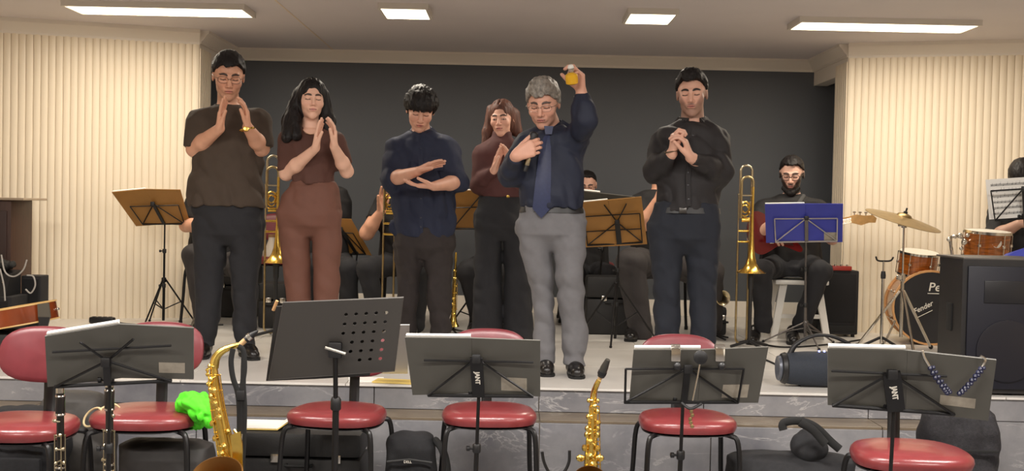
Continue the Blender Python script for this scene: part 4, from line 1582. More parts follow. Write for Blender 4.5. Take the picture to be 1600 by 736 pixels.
folder('charcoal folder on the stand with the silver clip lights', [(990, 545), (1200, 541), (1184, 628), (983, 627)], [(1096, 545), (1090, 628)], 4.10, 4.20, M_folder, sticker=(0.38, 0.80, 0.66, 0.90))
wire_stand('black music stand with white upright lettering below the beaded strap', [(1293, 546), (1480, 552), (1500, 646), (1296, 631)], 3.50, 3.60, 1394, 0, frame_u=(0.02, 0.95), hub=(0.50, 0.32), bars=((0.34,),), logo='JANT', plate=0.026, rot0=0.1)
folder('charcoal folder with a beaded strap hung over it, open on the stand nearest the loudspeaker', [(1293, 543), (1556, 561), (1543, 656), (1293, 631)], [(1417, 546), (1414, 640)], 3.52, 3.62, M_folder, sticker=(0.40, 0.82, 0.66, 0.82))

# perforated solid desk
Yp = 4.38
t = empty('music_stand', (P(532, 600, Yp).x, Yp + 0.05, 0), 'black orchestra music stand with a solid perforated desk', 'music stand')
TL, TR, BR, BL = P(443, 473, Yp - 0.08), P(630, 465, Yp - 0.08), P(616, 579, Yp + 0.05), P(420, 593, Yp + 0.05)
D, n = desk(TL, TR, BR, BL)
mb = MB()
NX, NY = 12, 8
holes = {(i, j) for i in range(6, 11) for j in range(1, 7)} - {(6, 4), (6, 5), (6, 6), (7, 6)}
for i in range(NX):
    for j in range(NY):
        u0, u1, v0, v1 = i / NX, (i + 1) / NX, j / NY, (j + 1) / NY
        uc, vc = (u0 + u1) / 2, (v0 + v1) / 2
        if (i, j) not in holes:
            for off in (0.0, 0.003):
                mb.add([D(u0, v0, off), D(u1, v0, off), D(u1, v1, off), D(u0, v1, off)], [(0, 1, 2, 3)])
            continue
        sq = [(u0, v0), (uc, v0), (u1, v0), (u1, vc), (u1, v1), (uc, v1), (u0, v1), (u0, vc)]
        an = [-135, -90, -45, 0, 45, 90, 135, 180]
        ru, rv = (u1 - u0) * 0.19, (v1 - v0) * 0.19
        ci = [(uc + ru * math.cos(math.radians(a)), vc + rv * math.sin(math.radians(a))) for a in an]
        for off in (0.0, 0.003):
            vs = [D(u, v, off) for u, v in sq] + [D(u, v, off) for u, v in ci]
            mb.add(vs, [(k, (k + 1) % 8, 8 + (k + 1) % 8, 8 + k) for k in range(8)])
        vs = [D(u, v, 0) for u, v in ci] + [D(u, v, 0.003) for u, v in ci]
        mb.add(vs, [(k, (k + 1) % 8, 8 + (k + 1) % 8, 8 + k) for k in range(8)])
mb.build('desk', mat('powder_coated_steel', (78, 75, 72), 0.5, 0.2), t, False)
fr = MB()
fr.tube([D(0, 0, 0), D(1, 0, 0), D(1, 1, 0), D(0, 1, 0)], 0.004, 6, closed=True, cap=False)
fr.build('rim', MATS['powder_coated_steel'], t)
sh_ = [D(-0.03, 0.02, 0.002), D(0.0, 0.0, 0.002), D(0.0, 1.0, 0.002), D(-0.045, 1.0, 0.002)]
MB().slab([D(0.0, 1.0, 0.0), D(1.0, 1.0, 0.0), D(1.0, 1.0, -0.06), D(0.0, 1.0, -0.06)], 0.003).build('tray', MATS['powder_coated_steel'], t, False)
hb = D(0.5, 0.62, 0.02)
MB().box(hb, (0.05, 0.03, 0.06), bev=0.008).build('hub', M_black, t)
MB().tube([hb + Vector((-0.035, -0.01, 0.01)), hb + Vector((0.04, -0.01, -0.012))], 0.007, 8).build('knob', M_chrome, t)
bp = Vector((hb.x, Yp + 0.02, 0))
MB().tube([hb, Vector((hb.x, Yp + 0.02, 0.62))], 0.009, 10).build('upper_pole', M_blackm, t)
MB().tube([Vector((hb.x, Yp + 0.02, 0.66)), Vector((hb.x, Yp + 0.02, 0.05))], 0.0125, 10).build('lower_pole', M_blackm, t)
MB().lathe([(0.016, 0), (0.020, 0.006), (0.020, 0.04), (0.014, 0.05)], (hb.x, Yp + 0.02, 0.62), n=14).build('collar', M_black, t)
tripod(t, bp, 0.14, 0, M_blackm, 0.24, 0.3, 0.008, 0.05)
# the folder resting on that desk shows beyond its edge
t = folder('dark folder lying on the perforated desk, only its edge showing', [(432, 478), (604, 470), (578, 586), (416, 594)], [(500, 475), (490, 591)], Yp - 0.045, Yp + 0.09, mat('black_folder', (50, 48, 47), 0.5), sticker=None, fold=0.0, pages=False)
MB().tube([P(433, 470, Yp - 0.03), P(427, 485, Yp - 0.02)], 0.006, 8).build('pencil', mat('pale_wood', (196, 152, 104), 0.5), None)
o = bpy.data.objects['pencil']
tag(o, 'pale wooden stick poking up at the corner of the perforated desk', 'stick')


# clip lights and things hung on the fourth stand
def clip_light(px, label):
    a = P(px, 553, 4.06)
    t = empty('clip_light', a, label, 'clip', 'silver clips on the fourth desk')
    MB().box(a + Vector((0, -0.012, 0)), (0.034, 0.016, 0.05), bev=0.006).build('jaw', M_chrome, t)
    MB().box(a + Vector((0, 0.012, 0.004)), (0.030, 0.014, 0.045), bev=0.005).build('jaw', M_chrome, t)
    MB().tube([a + Vector((-0.016, 0, 0.022)), a + Vector((0.016, 0, 0.022))], 0.012, 10).build('hinge', M_chrome, t)
    MB().ball(a + Vector((0.006, -0.018, -0.040)), 0.014, 12).build('lamp_tip', M_black, t)


clip_light(1055, 'silver spring clip on the fourth desk, nearer the saxophone')
clip_light(1124, 'silver spring clip on the fourth desk, nearer the black boombox')
a = P(1094, 558, 4.04)
t = empty('round_tuner', a, 'small round black tuner clipped between two silver clips on a desk', 'tuner')
MB().lathe([(0.020, 0), (0.024, 0.004), (0.024, 0.012), (0.018, 0.016)], a + Vector((0, 0.0, 0)), (0, -1, 0), 20).build('housing', M_black, t)
MB().tube([a + Vector((0, 0, -0.02)), a + Vector((-0.006, 0, -0.06)), a + Vector((-0.022, 0, -0.15))], 0.003, 6).build('stalk', M_chrome, t)
a = P(1078, 634, 4.10)
t = empty('hanging_charm', a, 'small brass charm hanging below the fourth desk', 'charm')
MB().tube(smooth_path([a + Vector((-0.03, 0, 0.01)), a + Vector((0, -0.012, -0.008)), a + Vector((0.04, 0, 0.008))]), 0.005, 6).build('cord', M_black, t)
q = MB()
for k in range(5):
    q.ball(a + Vector((0.004 + 0.004 * math.sin(k * 2), -0.01, -0.018 - k * 0.013)), 0.0075, 8, (1, 0.7, 1))
q.build('beads', M_brassd, t)
# beaded strap on the fifth folder
t = empty('beaded_strap', P(1490, 575, 3.48), 'navy beaded neck strap draped over the top of a folder near the loudspeaker', 'strap')
for side, pts, nm in ((0, [(1441, 548), (1444, 558), (1452, 572), (1462, 590), (1474, 606), (1480, 614)], 'x'), (1, [(1532, 556), (1539, 562), (1534, 574), (1524, 588), (1510, 604), (1499, 615)], 'x')):
    pp = smooth_path([P(x, y, 3.495) for x, y in pts], 5)
    MB().tube(pp[:11], 0.004, 6).build('clear_tube', M_chrome, t)
    MB().tube(pp, 0.0025, 6).build('cord', M_ink, t)
    bd = MB()
    for k in range(11, len(pp), 2):
        bd.ball(pp[k], 0.0085, 8)
        bd.ball(pp[k] + Vector((0.008, -0.004, 0.003)), 0.006, 8)
    bd.build('beads', mat('navy_beads', (34, 36, 66), 0.35), t)

# ------------------------------------------------------------------ stage stands
S2 = 'ochre folders on the stage stands'
wire_stand('black tripod music stand with an ochre folder in front of the left fluted wall', [(176, 301), (283, 297), (297, 349), (214, 350)], 8.78, 8.92, 254, STAGE, frame_u=(0.12, 0.9), hub=(0.52, 0.35), bars=((0.42,),), side_bars=True, rot0=0.2, zc=0.34, tri_r=0.24)
folder('ochre folder open on the stand in front of the left fluted wall', [(175, 300), (282, 296), (298, 352), (213, 353)], [(228, 295), (256, 350)], 8.80, 8.94, M_gold, group=None)
wire_stand('black music stand with an ochre folder behind the woman in mocha trousers', [(500, 338), (548, 342), (581, 397), (535, 397)], 8.9, 9.0, 546, STAGE, frame_u=(0.1, 0.8), hub=(0.5, 0.3), bars=((0.40,),), side_bars=True, rot0=0.8, zc=0.3, tri_r=0.22)
folder('ochre folder slanting on the stand behind the woman in mocha trousers', [(484, 340), (549, 342), (581, 399), (524, 393)], [(520, 341), (556, 396)], 8.92, 9.02, M_gold)
wire_stand('black music stand with an ochre folder seen between the navy shirt and the maroon turtleneck', [(702, 300), (760, 297), (764, 357), (706, 357)], 8.7, 8.8, 742, STAGE, frame_u=(0.02, 0.98), hub=(0.85, 0.1), bars=((0.42,),), rot0=0.8, zc=0.3, tri_r=0.22)
folder('ochre folder between the navy shirt and the maroon turtleneck', [(700, 299), (790, 296), (792, 358), (702, 359)], [(747, 297), (749, 358)], 8.72, 8.82, M_gold)
wire_stand('black tripod music stand with an ochre folder beside the grey trousers', [(906, 314), (1003, 308), (1009, 378), (914, 383)], 8.2, 8.34, 962, STAGE, frame_u=(0.04, 0.94), hub=(0.56, 0.5), bars=((0.34, 0.68),), side_bars=True, top_prongs=True, rot0=0.35, zc=0.42, tri_r=0.33, plate=0.018)
folder('ochre folder open on the stand beside the grey trousers', [(902, 317), (1002, 307), (1011, 381), (914, 386)], [(950, 312), (962, 384)], 8.22, 8.36, M_gold)
wire_stand('dark music stand with a charcoal folder rising behind the ochre folder and the grey trousers', [(900, 297), (985, 308), (990, 340), (902, 340)], 8.95, 9.05, 930, STAGE, frame_u=(0.1, 0.9), rot0=0.2, zc=0.3, tri_r=0.2)
folder('charcoal folder tilted flat behind the ochre folder and the grey trousers', [(898, 297), (992, 307), (990, 330), (900, 326)], [(938, 301), (940, 328)], 8.95, 9.08, M_folder)
wire_stand('grey music stand with a blue folder in front of the seated bass player', [(1197, 320), (1315, 320), (1314, 376), (1200, 378)], 8.33, 8.43, 1260, STAGE, m=mat('grey_steel', (104, 100, 98), 0.35, 0.6), m2=mat('pale_steel', (180, 176, 174), 0.3, 0.6), frame_u=(0.10, 0.94), hub=(0.52, 0.35), bars=((0.36,),), side_bars=True, rot0=0.6, zc=0.16, tri_r=0.30, plate=0.012)
folder('blue folder open in front of the seated bass player', [(1195, 319), (1317, 318), (1316, 378), (1197, 379)], [(1258, 318), (1258, 378)], 8.35, 8.45, M_blue, sticker=(0.5, 0.86, 0.74, 0.95))
# drummer's stand: white sheets seen through the wire desk
wire_stand('black wire music stand holding printed sheets in front of the drummer', [(1545, 296), (1640, 290), (1640, 338), (1552, 344)], 6.9, 7.0, 1630, STAGE, frame_u=(0.02, 0.98), hub=(0.55, 0.0), bars=((0.02,),), side_bars=True, rot0=0.6, zc=0.3, tri_r=0.24)
t = empty('sheet_music', P(1590, 340, 7.02), 'white printed sheets leaning on the stand in front of the drummer', 'sheet music')
Ys = 6.93
sq = [P(1540, 281, Ys), P(1650, 274, Ys), P(1650, 336, Ys + 0.08), P(1546, 343, Ys + 0.08)]
MB().slab(sq, 0.003, toward=(0, 1, 0)).build('page', M_paper, t, False)
D, n = desk(*sq)
nm_ = MB()
rr = random.Random(3)
for i in range(6):
    v = 0.12 + i * 0.145
    for j in range(5):
        nm_.slab([D(0.06, v + j * 0.012, 0.0005), D(0.96, v + j * 0.012, 0.0005), D(0.96, v + j * 0.012 + 0.004, 0.0005), D(0.06, v + j * 0.012 + 0.004, 0.0005)], 0.0003, toward=n)
    for j in range(16):
        u = 0.08 + j * 0.055 + rr.uniform(-0.01, 0.01)
        w_ = v + rr.uniform(-0.01, 0.05)
        nm_.slab([D(u, w_, 0.0006), D(u + 0.014, w_, 0.0006), D(u + 0.014, w_ + 0.014, 0.0006), D(u, w_ + 0.014, 0.0006)], 0.0004, toward=n)
        nm_.slab([D(u + 0.012, w_ - 0.05, 0.0006), D(u + 0.014, w_ - 0.05, 0.0006), D(u + 0.014, w_, 0.0006), D(u + 0.012, w_, 0.0006)], 0.0004, toward=n)
o = nm_.build('music_print', M_ink, t, False)
o['kind'] = 'stuff'
# loose sheets on the stage edge
t = tag(MB().slab([P(624, 508, 5.75), P(640, 508, 5.75), P(637, 584, 6.27), P(596, 584, 6.27)], 0.004, toward=(0, 1, 0)).build('paper_sheet', M_paper, None, False),
        'white sheet of paper standing up behind the perforated desk', 'paper')
for k, (x0_, x1_, y0_, col, lb) in enumerate(((545, 600, 6.36, M_paper, 'white sheet lying flat on the stage edge behind the perforated desk'), (585, 652, 6.30, mat('cream_paper', (214, 186, 104), 0.7), 'yellowish booklet lying on the stage edge near the lettered stand'))):
    a, b = P(x0_, 595, y0_).x, P(x1_, 595, y0_).x
    tag(MB().box(((a + b) / 2, y0_, STAGE + 0.003 + k * 0.002), (b - a, 0.13, 0.006), Matrix.Rotation(0.15 * (1 - 2 * k), 3, 'Z')).build('paper_sheet', col, None, False), lb, 'paper')

# ------------------------------------------------------------------ things in hands
M_oil = mat('golden_oil', (222, 168, 18), 0.12, 0, coat=0.6)
M_glass = mat('clear_glass', (225, 230, 225), 0.06)
M_glass.node_tree.nodes['Principled BSDF'].inputs['Transmission Weight'].default_value = 0.85
a, b = P(835, 207, 6.8 - 0.235), P(820, 268, 6.8 - 0.235)
ax_ = (a - b).normalized()
t = empty('microphone', b, 'black and silver handheld microphone held up to the grey-haired man', 'microphone')
L_ = (a - b).length
MB().lathe([(0.009, 0), (0.0125, 0.004), (0.015, 0.06), (0.018, L_ - 0.075), (0.020, L_ - 0.06)], b, ax_, 16).build('handle', M_black, t)
MB().lathe([(0.0155, 0.035), (0.017, 0.04), (0.0175, 0.075), (0.0165, 0.08)], b, ax_, 16).build('silver_sleeve', M_nickel, t)
MB().lathe([(0.020, L_ - 0.062), (0.026, L_ - 0.045), (0.0275, L_ - 0.025), (0.024, L_ - 0.006), (0.012, L_ + 0.004)], b, ax_, 18).build('grille', mat('mic_mesh', (50, 50, 52), 0.5, 0.6), t)
c = P(893, 120, 6.8 - 0.30)
ax_ = Vector((-0.12, -0.25, 1)).normalized()
t = empty('bottle', c, 'small glass bottle of golden oil held high in the raised hand', 'bottle')
MB().lathe([(0.026, -0.042), (0.034, -0.036), (0.036, -0.01), (0.034, 0.012), (0.014, 0.024), (0.013, 0.030)], c, ax_, 24).build('oil', M_oil, t)
MB().lathe([(0.0145, 0.022), (0.0145, 0.040), (0.018, 0.042), (0.018, 0.046)], c, ax_, 20).build('glass_neck', M_glass, t)
MB().lathe([(0.016, 0.046), (0.018, 0.050), (0.014, 0.064), (0.006, 0.068)], c, ax_, 20).build('stopper', M_white, t)

# ------------------------------------------------------------------ seated musicians
M_tee = mat('black_tee_cloth', (24, 23, 25), 0.8, 0, 0.08, 20, 0.2, 500)
M_charp = mat('charcoal_trousers', (54, 50, 50), 0.85, 0, 0.06, 20, 0.2, 500)


def seated(label, Y, hp, sh, torso_x, tb, kneeL, kneeR, ankL, ankR, hips, arms=(), s=1.0, pants=None, shirt=None, face=None, hair=None, skin=SKIN, pr=(0.098, 0.075, 0.062), yaw=0, pitch=10, top=None, shoes=True, female=False):
    xl, xr = torso_x
    m = (xl + xr) / 2
    ny = sh - 12
    q = person(label, Y, head=dict(p=hp, s=s, yaw=yaw, pitch=pitch), neck=((hp[0], ny + 6, 0.02),),
               torso=[(ny, m - 17, m + 17, 0.06), (ny + 6, m - 27, m + 27, 0.09), (sh, xl + 8, xr - 8, 0.11), (sh + 12, xl, xr, 0.125), (sh + 45, xl + 2, xr - 2, 0.14), (tb - 15, xl + 2, xr - 2, 0.15), (tb, xl, xr, 0.15)],
               arms=arms, shirt=shirt or M_tee, pants=pants or M_blackp, shirt_name='shirt', skin=skin, hair=hair, face=face or {}, female=female,
               pelvis=[(tb - 10, xl + 4, xr - 4, 0.14), (tb + 8, xl + 2, xr - 2, 0.16), (tb + 22, xl + 6, xr - 6, 0.15)],
               segs=[((hips[0][0], hips[0][1], -0.02), kneeL, pr[0], pr[1]), (kneeL, ankL, pr[1], pr[2], True), ((hips[1][0], hips[1][1], -0.02), kneeR, pr[0], pr[1]), (kneeR, ankR, pr[1], pr[2], True)],
               shoes=[((ankL[0], 0, ankL[2]), (ankL[0] - 3, 0, ankL[2] - 0.23)), ((ankR[0], 0, ankR[2]), (ankR[0] + 3, 0, ankR[2] - 0.23))] if shoes else (), body_legs=True)
    return q


def shoe_fix(px, Y):
    return px


HS = dict(style='short', mat=M_hair_b, vol=0.014, line=0.084, amp=0.003)
sG = seated('seated bearded man with glasses and a black tee playing the red bass', 8.95, (1237, 273, -0.03), 314, (1187, 1285), 408, (1190, 423, -0.42), (1283, 424, -0.42), (1192, 504, -0.34), (1252, 506, -0.30),
            ((1213, 416), (1262, 416)), s=1.10, yaw=-4, pitch=16, hair=dict(HS, vol=0.012, line=0.086), face=dict(beard=0.96, moustache=0.95, beardc=(0.014, 0.010, 0.010)), skin=(0.70, 0.42, 0.32),
            arms=[dict(sh=(1194, 326, 0), el=(1179, 374, -0.24), wr=(1207, 348, -0.47), r=(0.056, 0.050, 0.045, 0.031), end=('upper', 0.85), hand=dict(f=(0.5, -0.2, -0.9), n=(0.2, 0.9, 0), side=1, curl=0.45)),
                  dict(sh=(1279, 326, 0), el=(1300, 372, -0.08), wr=(1305, 352, -0.34), r=(0.054, 0.048, 0.042, 0.030), end=('upper', 0.85), hand=dict(f=(-0.2, -0.3, 0.9), n=(-0.2, 0.8, 0.2), side=-1, curl=0.9))])
glasses(sG, mat('dark_frame', (36, 30, 28), 0.3), w=0.025, h=0.018, r=0.0022)
bd = Field([Cone(at_head(sG, (-0.045, -0.045, -0.085)), at_head(sG, (0, -0.078, -0.112)), 0.022, 0.027, k=0.02), Cone(at_head(sG, (0.045, -0.045, -0.085)), at_head(sG, (0, -0.078, -0.112)), 0.022, 0.027, k=0.02)], 0.005)
bd.wrinkle(0.004, 60, 40)
bd.mesh('beard', M_hair_b, sG['root'])
sF = seated('seated man in black behind the clasped hands, bare forearm beside an ochre folder', 9.0, (1031, 262, 0), 308, (984, 1062), 412, (986, 410, -0.42), (1108, 425, -0.42), (1000, 518, -0.36), (1110, 505, -0.2),
            ((1010, 412), (1045, 412)), s=0.95, hair=HS, pants=M_charp, pr=(0.115, 0.105, 0.085),
            arms=[dict(sh=(993, 322, 0), el=(1004, 352, -0.22), wr=(1024, 316, -0.30), r=(0.052, 0.048, 0.042, 0.030), end=('upper', 0.75), hand=dict(f=(0.3, 0, 1), n=(1, 0, 0), side=1, curl=0.2))])
sE = seated('seated man with glasses whose face shows above a tilted charcoal folder', 9.75, (917, 290, 0), 330, (884, 952), 420, (900, 428, -0.40), (950, 428, -0.40), (905, 505, -0.34), (948, 505, -0.34),
            ((905, 425), (932, 425)), s=0.98, pitch=16, hair=dict(HS, vol=0.004, line=0.095), skin=(0.60, 0.33, 0.24))
glasses(sE, mat('dark_frame', (36, 30, 28), 0.3), w=0.025, h=0.017)
sC = seated('seated trombonist in a black tee, one bare arm raised beside the navy shirt', 8.95, (641, 262, 0), 302, (592, 676), 402, (574, 420, -0.36), (655, 425, -0.36), (592, 505, -0.30), (650, 505, -0.30),
            ((620, 412), (648, 412)), s=0.95, hair=HS,
            arms=[dict(sh=(602, 316, 0), el=(573, 364, -0.14), wr=(596, 330, -0.22), r=(0.056, 0.053, 0.046, 0.031), end=('upper', 0.62), hand=HF((603, 294, -0.25), (0.5, -1, 0), 1, curl=0.12, spread=0.1, thumb=(0.8, 0.4, 0.3))),
                  dict(sh=(668, 316, 0), el=(676, 360, -0.1), wr=(650, 348, -0.25), r=(0.054, 0.05, 0.042, 0.030), end=('upper', 0.62), hand=dict(f=(-1, -0.2, 0.3), n=(-0.2, 0.8, 0), side=1, curl=0.5))])
sD = seated('seated person in black, knee showing beside the wide black trousers', 9.15, (782, 275, 0), 312, (745, 818), 408, (733, 425, -0.38), (800, 425, -0.38), (752, 505, -0.30), (800, 505, -0.30),
            ((765, 414), (795, 414)), s=0.92, hair=HS, pr=(0.11, 0.09, 0.07))
sB = seated('seated person in black behind the woman in mocha trousers', 9.05, (508, 262, 0), 302, (478, 551), 405, (478, 418, -0.40), (545, 420, -0.40), (485, 505, -0.30), (545, 500, -0.30),
            ((500, 412), (530, 412)), s=0.92, hair=HS)
sA = seated('seated person in black behind the man in the olive brown tee', 9.05, (345, 262, 0), 302, (296, 384), 405, (301, 398, -0.34), (375, 418, -0.40), (318, 500, -0.30), (380, 505, -0.30),
            ((320, 412), (358, 412)), s=0.92, hair=HS, pants=M_charp,
            arms=[dict(sh=(306, 318, 0), el=(291, 352, -0.08), wr=(318, 352, -0.30), r=(0.054, 0.050, 0.045, 0.031), end=('upper', 0.72), hand=dict(f=(1, -0.2, 0), n=(0, 0.6, 0.6), side=1, curl=0.4))])
sH = seated('seated drummer with bowed black-haired head behind the sheet music', 8.35, (1597, 280, -0.08), 318, (1552, 1660), 420, (1598, 425, -0.30), (1665, 425, -0.30), (1600, 510, -0.26), (1650, 510, -0.34),
            ((1590, 420), (1630, 420)), s=1.05, pitch=42, hair=dict(HS, vol=0.024, line=0.055),
            arms=[dict(sh=(1562, 332, 0), el=(1553, 372, -0.12), wr=(1592, 350, -0.26), r=(0.054, 0.050, 0.044, 0.031), end=('upper', 0.9), hand=dict(f=(1, -0.2, 0.4), n=(0, 0.3, -0.8), side=1, curl=0.8))], skin=(0.42, 0.24, 0.17))

# their chairs
for px, Y, lb in ((340, 9.2, 'burgundy chair on the stage behind the olive brown tee'), (508, 9.2, 'burgundy chair on the stage behind the woman in mocha trousers'), (640, 9.1, 'burgundy chair under the seated trombonist'),
                  (782, 9.3, 'burgundy chair behind the wide black trousers'), (1034, 9.15, 'burgundy chair under the man behind the clasped hands'), (917, 9.9, 'burgundy chair under the man with the tilted folder')):
    o = clone(protoc)
    place(o, px, 450, Y, STAGE, 0, lb)
    o['group'] = 'burgundy chairs on the stage'
o = clone(protoc)
place(o, 432, 450, 9.62, STAGE, 4, 'empty burgundy chair with a pale mute, between the tee and the mocha trousers')
o['group'] = 'burgundy chairs on the stage'
MUTE = P(424, 450, 9.52)
t = empty('trombone_mute', (MUTE.x, 9.52, STAGE + 0.494), 'pale pear-shaped mute standing on the empty burgundy chair', 'mute')
MB().lathe([(0.055, 0), (0.075, 0.012), (0.072, 0.05), (0.045, 0.10), (0.030, 0.14), (0.028, 0.17)], (MUTE.x, 9.52, STAGE + 0.494), n=24).build('body', mat('pale_fibre', (214, 202, 186), 0.5), t)
MB().lathe([(0.030, 0.165), (0.031, 0.185), (0.025, 0.187)], (MUTE.x, 9.52, STAGE + 0.494), n=20).build('cork_ring', mat('cork', (160, 120, 80), 0.8), t)

# white stool under the bass player
c = P(1245, 450, 8.98)
t = empty('stool', (c.x, 8.98, STAGE), 'white stool under the seated bass player', 'stool')
MB().box((c.x, 8.98, STAGE + 0.425), (0.40, 0.34, 0.035), bev=0.01).build('seat', M_white, t)
for sx in (-1, 1):
    for sy in (-1, 1):
        MB().slab([(c.x + sx * 0.13 - 0.028, 8.98 + sy * 0.13, STAGE + 0.41), (c.x + sx * 0.13 + 0.028, 8.98 + sy * 0.13, STAGE + 0.41), (c.x + sx * 0.20 + 0.024, 8.98 + sy * 0.16, STAGE), (c.x + sx * 0.20 - 0.024, 8.98 + sy * 0.16, STAGE)], 0.03).build('leg', M_white, t, False)
MB().box((c.x, 8.85, STAGE + 0.17), (0.30, 0.02, 0.03)).build('stretcher', M_white, t, False)

# ------------------------------------------------------------------ bass guitar
Yb = 8.56
t = empty('bass_guitar', P(1215, 370, Yb), 'red electric bass with a pale maple headstock held by the bearded player', 'guitar')
out = [(1172, 340), (1180, 330), (1194, 334), (1206, 346), (1222, 345), (1236, 336), (1248, 330), (1252, 338), (1240, 350), (1236, 362), (1242, 374), (1254, 388), (1250, 394), (1234, 388), (1218, 384), (1204, 392), (1190, 398), (1178, 392), (1170, 374), (1168, 356)]
pp = smooth_path([P(x, y, Yb) for x, y in out + out[:1]], 3)[:-1]
MB().prism(pp, (0, 0.045, 0)).build('body', mat('cherry_lacquer', (104, 14, 14), 0.18, coat=0.5), t)
MB().prism([P(x, y, Yb - 0.004) for x, y in ((1196, 352), (1230, 350), (1240, 384), (1226, 382), (1204, 378))], (0, 0.004, 0)).build('pickguard', mat('dark_guard', (58, 14, 14), 0.3), t, False)
M_maple = mat('maple', (224, 176, 112), 0.4, 0, 0.1, 30)
MB().slab([P(1226, 354, Yb), P(1330, 338, Yb - 0.06), P(1330, 348, Yb - 0.06), P(1226, 368, Yb)], 0.02, toward=(0, 1, 0)).build('neck', M_maple, t, False)
hd = [(1328, 338), (1338, 335), (1352, 337), (1364, 336), (1370, 341), (1368, 348), (1358, 348), (1346, 352), (1334, 349), (1328, 348)]
MB().prism([P(x, y, Yb - 0.062) for x, y in hd], (0, 0.016, 0)).build('headstock', M_maple, t, False)
for i, x in enumerate((1335, 1344, 1353, 1362)):
    pg = P(x, 333 + i * 0.4, Yb - 0.055)
    MB().tube([P(x, 340, Yb - 0.052), pg], 0.003, 6).lathe([(0.007, 0), (0.011, 0.004), (0.011, 0.010), (0.005, 0.013)], pg, (0, 0, 1), 10).build('tuning_peg', M_chrome, t)
for i in range(4):
    MB().tube([P(1206, 366 + i * 2.6, Yb - 0.006), P(1330, 341 + i * 2, Yb - 0.068)], 0.0008, 4).build('string', M_chrome, t)
MB().box(P(1206, 372, Yb - 0.004), (0.03, 0.012, 0.08), bev=0.003).build('bridge', M_chrome, t)
MB().tube(smooth_path([P(1256, 306, 8.82), P(1248, 318, 8.72), P(1240, 332, 8.60), P(1246, 334, Yb)]), 0.016, 8, flat=((0, 1, 0), 0.3)).build('strap', mat('grey_webbing', (60, 60, 60), 0.8), t)

# ------------------------------------------------------------------ brass and reeds
def trombone(name_label, px, Y, bell_dx=0.0, rz=0, with_stand=True):
    w_ = P(px, 500, Y)
    o3 = Vector((w_.x, Y, STAGE))
    t = empty('trombone', o3, name_label, 'trombone')
    R_ = Matrix.Rotation(math.radians(rz), 3, 'Z')
    W = lambda x, y, z: o3 + R_ @ Vector((x, y, z))
    x0_, x1_ = -0.078, 0.0
    for x in (x0_, x1_):
        MB().tube([W(x, 0, 0.06), W(x, 0, 0.74)], 0.0075, 10).build('outer_slide', M_brassd, t)
        MB().tube([W(x, 0, 0.73), W(x, 0, 1.02)], 0.0062, 10).build('inner_slide', M_nickel, t)
    MB().tube([W(x0_, 0, 0.07)] + [W(-0.039 + 0.039 * math.cos(a), 0, 0.06 - 0.039 * math.sin(a)) for a in [math.pi - i * math.pi / 8 for i in range(9)]] + [W(x1_, 0, 0.07)], 0.0075, 8).build('slide_bow', M_brassd, t)
    for z in (0.735, 0.81):
        MB().tube([W(x0_, 0, z), W(x1_, 0, z)], 0.0085, 10).build('slide_brace', M_brass, t)
    bx = bell_dx + 0.010
    # bell flaring downward, its tube looping over the top
    prof = [(0.102, 0.0), (0.104, 0.002), (0.090, 0.010), (0.060, 0.032), (0.040, 0.062), (0.027, 0.105), (0.018, 0.17), (0.013, 0.28), (0.0095, 0.42), (0.0085, 0.60)]
    inner = [(r_ * 0.93 - 0.001, h + 0.001) for r_, h in prof][::-1]
    MB().lathe(inner + prof, W(bx, -0.05, 0.52), (0, 0, 1), 28, cap=False).build('bell', M_brass, t)
    lx = -0.070
    for (r_, zz, yy, nm) in ((0.040, 1.12, -0.05, 'main_bow'), (0.034, 1.20, 0.0, 'tuning_bow')):
        cx = (bx + lx) / 2
        rr_ = (bx - lx) / 2
        pts = [W(bx, yy, 1.02), W(bx, yy, zz + 0.03)] + [W(cx + rr_ * math.cos(a), yy, zz + 0.03 + rr_ * math.sin(a)) for a in [i * math.pi / 10 for i in range(11)]] + [W(lx, yy, zz), W(lx, yy, 0.90)]
        MB().tube(pts, 0.0085, 10).build(nm, M_nickel if yy == 0 else M_brassd, t)
    MB().tube([W(lx, -0.05, 1.06), W(bx, -0.05, 1.06)], 0.006, 8).build('bell_brace', M_nickel, t)
    cl = [W(-0.035 + 0.030 * math.cos(a), -0.02 + 0.01 * math.sin(a * 0.5), 0.94 + 0.045 * math.sin(a) + a * 0.004) for a in [i * 0.5 for i in range(27)]]
    MB().tube(cl, 0.0062, 8).build('valve_coil', M_brass, t)
    MB().tube([W(-0.06, -0.02, 0.89), W(-0.005, -0.02, 0.89)], 0.017, 12).build('rotor', M_brass, t)
    MB().lathe([(0.012, 0), (0.006, 0.02), (0.006, 0.05)], W(x0_, 0, 1.07), (0, 0, -1), 12).build('mouthpiece', M_nickel, t)
    if with_stand:
        s_ = empty('instrument_stand', o3 + Vector((bx, 0, 0)), name_label.split(',')[0] + ' holder, black peg stand inside its bell', 'stand')
        s_['label'] = 'black peg stand rising into the bell of the ' + ('trombone beside the seated bass player' if px > 800 else 'trombone beside the mocha trousers')
        MB().lathe([(0.014, 0.03), (0.014, 0.40), (0.020, 0.42), (0.022, 0.52), (0.012, 0.58)], o3 + Vector((bx, -0.05, 0)), n=14).build('peg', M_black, s_)
        for k in range(4):
            a = 0.4 + k * math.pi / 2
            MB().tube([o3 + Vector((bx, -0.05, 0.045)), o3 + Vector((bx + 0.15 * math.cos(a), -0.05 + 0.15 * math.sin(a), 0.010))], 0.011, 8).build('leg', M_black, s_)
    return t


trombone('gold trombone upright on a stand beside the seated bass player', 1167, 8.30)
trombone('gold trombone upright between the olive brown tee and the mocha trousers', 430, 8.35, rz=8)
trombone('gold trombone held upright by the seated trombonist, slide beside the navy shirt', 614, 8.30, bell_dx=0.17, with_stand=False)

